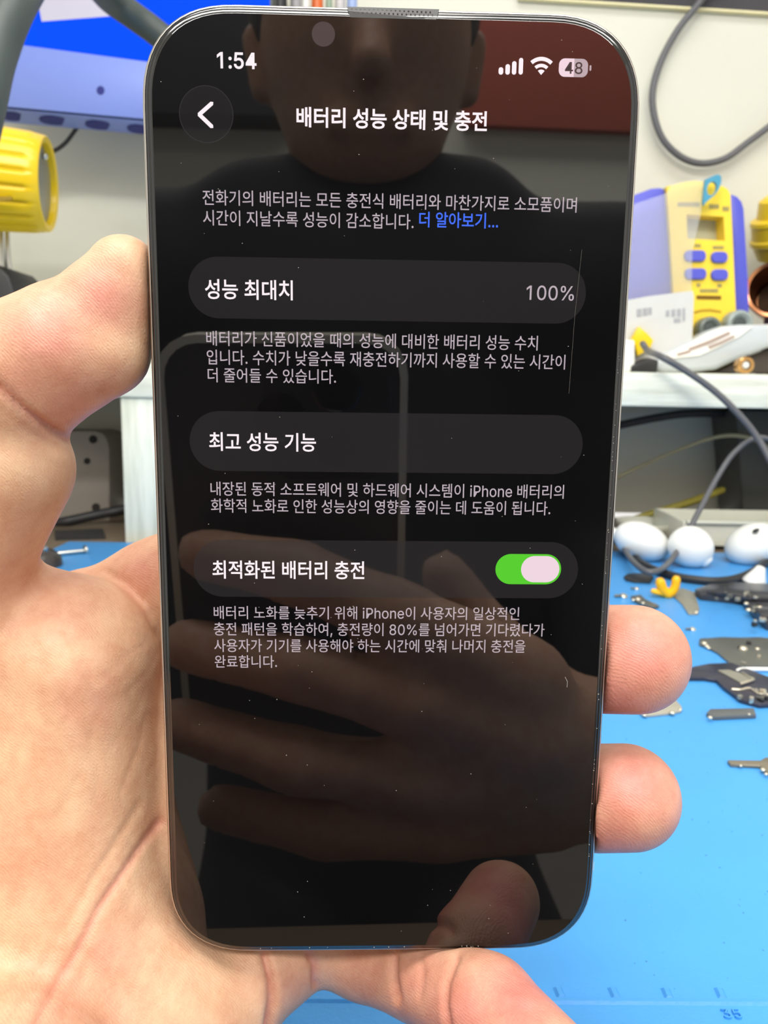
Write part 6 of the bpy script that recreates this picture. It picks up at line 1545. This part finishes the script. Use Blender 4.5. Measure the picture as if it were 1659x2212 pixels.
for (x, y, r, lb) in ((1375, 1273, 5, 'tiny bright screw left of the orange yellow clip'), (1496, 1361, 6, 'tiny bright screw between the bracket and the dark shield plate'), (1347, 1290, 8, 'tiny grey screw close to the phone edge above the fingertip')):
    c = G(x, y)
    r = r * (c - ORI).length / FPX
    scw = thing('tiny_screw', lb, 'screw', tuple(c))
    build('screw_head', MB().lathe(c, (0.3, -0.3, 1), [(0, r * 0.9), (r * 0.4, r), (r * 0.7, r * 0.8), (r * 0.75, r * 0.3)], 14), M_gold, scw)
    build('shank', MB().tube([c + Vector((0, 0, r * .4)), c + Vector((-r * 2.2, -r * 0.3, r * 0.4))], r * 0.4, 8), M_shield2, scw)
sp = plate_thing('shield_plate', [(1511, 1383), (1560, 1380), (1600, 1381), (1640, 1380), (1720, 1388), (1720, 1443), (1600, 1443), (1578, 1438), (1550, 1414), (1528, 1402), (1510, 1396)], 0.0012, M_shield2,
                 'dark grey shield plate with a bright hole, right edge of the mat', 'shield', [(1521, 1390, 6), (1527, 1396, 5), (1531, 1400, 4), (1605, 1402, 9), (1636, 1402, 5)])
tube_thing('metal_pin', [G(1592, 1451, .0012), G(1604, 1446, .0012), G(1660, 1446, .0012), G(1720, 1446, .0012)], 0.0011, M_white, 'thin white pin along the lower edge of the dark shield plate', 'pin', 4, 8)
f2 = plate_thing('flex_cable', [(1484, 1452), (1500, 1447), (1530, 1441), (1580, 1439), (1622, 1455), (1660, 1470), (1720, 1490), (1720, 1526), (1640, 1531), (1600, 1520), (1562, 1492), (1546, 1476), (1520, 1472), (1484, 1472)], 0.002, M_flex2,
                 'navy black flex cable right of the upper fingertip', 'flex cable')
def components(root, poly, zc, n, seed):
    rc = random.Random(seed)
    xs, ys_ = [p[0] for p in poly], [p[1] for p in poly]
    for k in range(n):
        x, y = rc.uniform(min(xs), max(xs)), rc.uniform(min(ys_), max(ys_))
        c = G(x, y, zc)
        sx_, sy_ = rc.uniform(0.0012, 0.004), rc.uniform(0.0012, 0.003)
        build('component', MB().box(c + Vector((0, 0, 0.0005)), sx_, sy_, rc.uniform(0.001, 0.003), Matrix.Rotation(rc.uniform(0, 3), 3, 'Z')),
              rc.choice([M_gold, M_shield, M_shield2, M_blk]), root, bevel=0.0002)


components(fx, [(1540, 1279), (1655, 1296)], 0.0078, 10, 4)
components(fx, [(1625, 1305), (1660, 1352)], 0.0050, 9, 5)
components(f2, [(1590, 1485), (1658, 1520)], 0.0022, 8, 6)
components(sp, [(1590, 1390), (1658, 1436)], 0.0012, 4, 8)
build('contact_pad', gplate([(1550, 1450), (1575, 1449), (1630, 1466), (1602, 1478)], 0.002, 0.0006), M_shield, f2)
build('contact_line', MB().tube(spline([G(1582, 1489, .0024), G(1600, 1490, .0024), G(1620, 1487, .0024), G(1645, 1500, .0024), G(1700, 1502, .0024)], 5), 0.0006, 8), M_gold, f2)
build('contact_line', MB().tube([G(1604, 1453, .003), G(1628, 1468, .003), G(1601, 1477, .003)], 0.0006, 8), M_gold, f2)
plate_thing('cover_plate', [(1378, 1543), (1455, 1511), (1473, 1532), (1471, 1541), (1440, 1546), (1395, 1551)], 0.0012, mat('pale_plate', S(178, 174, 160), rough=0.4, metal=0.3), 'pale metal cover plate half hidden under the upper fingertip', 'plate', [(1452, 1540, 6), (1469, 1533, 4), (1392, 1545, 5)])
plate_thing('dark_strip', [(1533, 1540), (1628, 1538), (1633, 1553), (1541, 1557), (1525, 1549)], 0.002, mat('slate_strip', S(92, 96, 98), rough=0.4), 'short dark grey metal strip lying alone on the mat', 'strip', [(1534, 1550, 5), (1618, 1543, 3)])
plate_thing('flex_connector', [(1570, 1649), (1642, 1650), (1652, 1643), (1720, 1648), (1720, 1684), (1660, 1678), (1640, 1661), (1578, 1658)], 0.0015, mat('bronze_flex', S(132, 124, 108), rough=0.4, metal=0.3), 'narrow bronze grey flex connector at the right edge beside the lower fingertip', 'connector',
            [(1648, 1663, 5), (1655, 1672, 4), (1600, 1654, 3)])
mbs = MB()
rn = random.Random(21)
for _ in range(70):
    x, y = rn.uniform(1330, 1659), rn.uniform(1320, 2140)
    c = G(x, y)
    r = rn.uniform(0.6, 2.0) * (c - ORI).length / FPX
    mbs.ellipsoid(c, [Vector((r, 0, 0)), Vector((0, r * 0.8, 0)), Vector((0, 0, r * 0.5))], 6, 4)
sk = tag(build('mat_specks', mbs, mat('grit', S(60, 110, 150), rough=0.8)), 'fine dark grit scattered over the blue mat', 'grit')
sk['kind'] = 'stuff'

# ================================================================== BEHIND THE CAMERA (seen only as reflections in the phone screen)
def mir(px, py, d):                         # place a thing where its mirror image appears in the screen
    v = cpt(px, py, d).astype(float)
    return v - 2 * ((v - PO) @ PN) * PN


def refl_wall(px, py, y):
    p = ph(*px2ph(px, py), 0)
    d = (p - ORI).normalized()
    n = (ph(0, 0, 1) - ph(0, 0, 0)).normalized()
    r = d - n * 2 * d.dot(n)
    return p + r * ((y - p.y) / r.y)


def rpanel(pts, y, thick):
    f = [refl_wall(a, b, y) for a, b in pts]
    return MB().prism(f, [p - Vector((0, thick, 0)) for p in f])


tag(build('notice_board', rpanel([(1000, -120), (1560, -120), (1560, 292), (1000, 268)], -1.57, 0.03), mat('red_brown_board', S(176, 84, 66), rough=0.6, var=0.1)), 'red brown board on the wall behind the camera', 'board')
tag(build('wall_cupboard', rpanel([(120, -160), (640, -160), (640, 250), (120, 238)], -1.5, 0.10), mat('dark_cupboard', S(52, 50, 56), rough=0.5)), 'dark cupboard on the wall behind the camera', 'cupboard')

# the phone that takes the picture
cp = thing('camera_phone', 'dark phone behind the viewpoint that takes the picture', 'phone', tuple(c2w((-30, 131, -8))))
M_cp = mat('graphite_back', S(70, 72, 74), rough=0.35, var=0.03)
M_rim = mat('clear_case_rim', S(236, 232, 214), rough=0.3)


def cam_slab(x0, y0, x1, y1, r, z0, z1, n=8):
    l = rrect(x0, y0, x1, y1, r, n)
    return MB().rings([[c2w((x, y, z0)) for x, y in l], [c2w((x, y, z1)) for x, y in l]])


build('body', cam_slab(-60, -14, 13, 131, 11, -13, -5), M_cp, cp, bevel=0.001)
l1, l2 = rrect(-61.4, -15.4, 14.4, 132.4, 12), rrect(-59.0, -13.0, 12.0, 130.0, 10.5)
build('case_rim', MB().rings([[c2w((x, y, -13)) for x, y in l1], [c2w((x, y, -4.4)) for x, y in l1], [c2w((x, y, -4.0)) for x, y in l2], [c2w((x, y, -5.2)) for x, y in l2]], False, False), M_rim, cp)
bump = build('camera_bump', cam_slab(-29, -11, 9.5, 29, 9, -5.2, -3.4), mat('graphite_bump', S(58, 60, 62), rough=0.2), cp, bevel=0.0006)
for lx2, ly2 in ((-7.5, 0.5), (-7.5, 19), (-24.5, 9.5)):
    build('lens_ring', MB().rings([[c2w((lx2 + r * math.cos(2 * math.pi * k / 32), ly2 + r * math.sin(2 * math.pi * k / 32), z)) for k in range(32)] for r, z in ((7.6, -3.5), (7.6, -2.4), (6.8, -2.2), (6.3, -2.8))]),
          mat('lens_black', S(12, 12, 14), rough=0.1), bump)

# the photographer
fp = Field((-330, -330, -640), (420, 380, 60), 4.0)
bod = fp.empty()
hc = mir(790, 90, 560)
fp.ell(bod, hc, (76, 104, 92), 6)
fp.ell(bod, hc + np.array([0, 62, 26]), (50, 46, 58), 18)
fp.cone(bod, hc + np.array([0, 8, 86]), hc + np.array([0, 34, 100]), 9, 13, 10)       # nose
fp.cone(bod, hc + np.array([-22, 66, 78]), hc + np.array([22, 66, 78]), 8, 8, 6)       # mouth
for sgn in (-1, 1):
    fp.cone(bod, hc + np.array([sgn * 78, 0, -6]), hc + np.array([sgn * 76, 34, 0]), 12, 9, 5)   # ears
    fp.cone(bod, hc + np.array([sgn * 18, -16, 84]), hc + np.array([sgn * 44, -14, 74]), 8, 7, 8)   # brows
fp.cone(bod, hc + np.array([0, 60, -10]), hc + np.array([0, 170, -30]), 54, 60, 14)
# right hand and wrist holding the camera phone
hm = lambda x, y, d, r: (mir(x, y, d), r)
fp.chain(bod, [hm(440, 1195, 232, 8.5), hm(640, 1235, 226, 9.5), hm(860, 1330, 222, 10.5), hm(1130, 1470, 224, 14)], 4)
fp.chain(bod, [hm(400, 1390, 232, 8.5), hm(640, 1440, 224, 9.5), hm(900, 1520, 222, 10.5), hm(1150, 1590, 226, 15)], 4)
fp.chain(bod, [hm(390, 1560, 234, 8.5), hm(640, 1640, 226, 9.5), hm(900, 1680, 226, 10), hm(1150, 1680, 230, 14)], 4)
fp.chain(bod, [hm(470, 1740, 238, 7.5), hm(700, 1790, 232, 8.5), hm(950, 1790, 232, 9), hm(1180, 1750, 236, 12)], 4)
fp.chain(bod, [hm(1150, 1590, 230, 18), hm(1330, 1640, 250, 24), hm(1480, 1700, 290, 26)], 10)
fp.chain(bod, [hm(1250, 1560, 245, 12), hm(1060, 1380, 268, 10), hm(960, 1240, 268, 9)], 5)   # thumb on the far side
fp.chain(bod, [hm(1480, 1700, 290, 25), (np.array([212.0, 268, -255]), 26), (np.array([232.0, 200, -385]), 24), (hc + np.array([0, 170, -40]), 30)], 12)
pv, pf = fp.surface(bod)
pv = relax(pv, pf, 2)
person = thing('person', 'person in a dark jacket behind the camera holding a phone in the right hand', 'person', tuple(c2w((40, 370, -400))))
M_face = skin_mat('face_skin')
mesh_obj('body', pv, pf, M_face, parent=person, colors=np.tile(np.array([[0.66, 0.40, 0.28]]), (len(pv), 1)))
jk = fp.empty()
sh = 620
fp.cone(jk, mir(310, 600, sh), mir(1330, 640, sh), 68, 68, 20)
fp.cone(jk, mir(560, 480, 600), mir(1010, 480, 600), 46, 46, 26)
fp.cone(jk, mir(800, 700, 640), np.array([20.0, 330, -430]), 120, 140, 40)
fp.cone(jk, mir(1200, 700, 650), np.array([150.0, 340, -440]), 80, 90, 30)
fp.cone(jk, mir(400, 700, 650), np.array([-110.0, 340, -440]), 80, 90, 30)
fp.chain(jk, [(mir(1330, 640, sh), 66), (np.array([230.0, 200, -380]), 60), (np.array([205.0, 270, -240]), 52), (mir(1600, 1750, 330), 40)], 14)
jv, jf = fp.surface(jk)
mesh_obj('jacket', relax(jv, jf, 2), jf, mat('dark_jacket', S(44, 46, 50), rough=0.75, var=0.15), parent=person)
fq = Field((-260, 180, -660), (330, 860, 0), 8.0)
tr = fq.empty()
fq.cone(tr, (20, 300, -430), (20, 520, -430), 150, 165, 30)
R3 = np.array(CAM_M.to_3x3())
for sgn in (-1, 1):
    hip, knee = np.array([20 + sgn * 85.0, 560, -400]), np.array([20 + sgn * 110.0, 500, -60])
    foot = knee + np.array([0, 330.0, -80])
    fq.chain(tr, [(hip, 85), (knee, 62), (foot, 48)], 14)
tv, tf = fq.surface(tr)
mesh_obj('trousers', relax(tv, tf, 2), tf, mat('black_trousers', S(30, 30, 34), rough=0.8, var=0.15), parent=person)
sc_ = c2w((20, 690, -430))
stool = thing('stool', 'black round work stool under the person behind the camera', 'stool', (sc_.x, sc_.y, -0.70))
zs_ = sc_.z - 0.035
build('seat', MB().lathe((sc_.x, sc_.y, zs_ - 0.05), (0, 0, 1), [(0, 0.15), (0.01, 0.17), (0.045, 0.17), (0.055, 0.15)], 36), M_black, stool)
build('post', MB().lathe((sc_.x, sc_.y, -0.69), (0, 0, 1), [(0, 0.03), (zs_ - 0.05 + 0.69, 0.025)], 20), M_steel, stool)
build('base', MB().lathe((sc_.x, sc_.y, -0.70), (0, 0, 1), [(0, 0.17), (0.012, 0.17), (0.02, 0.05)], 36), M_steel, stool)
ha = fp.empty()
fp.ell(ha, hc + np.array([0, -26, -20]), (86, 92, 96), 4)
face_cut = np.sqrt((fp.X - hc[0]) ** 2 / 70 ** 2 + (fp.Y - hc[1] - 40) ** 2 / 108 ** 2 + (fp.Z - hc[2] - 95) ** 2 / 95 ** 2) - 1
ha = smax(ha, -(face_cut * 70).astype(np.float32), 8)
hv2, hf2 = fp.surface(ha)
mesh_obj('hair', relax(hv2, hf2, 2), hf2, mat('black_hair', S(22, 20, 20), rough=0.45, var=0.3, scale=200), parent=person)
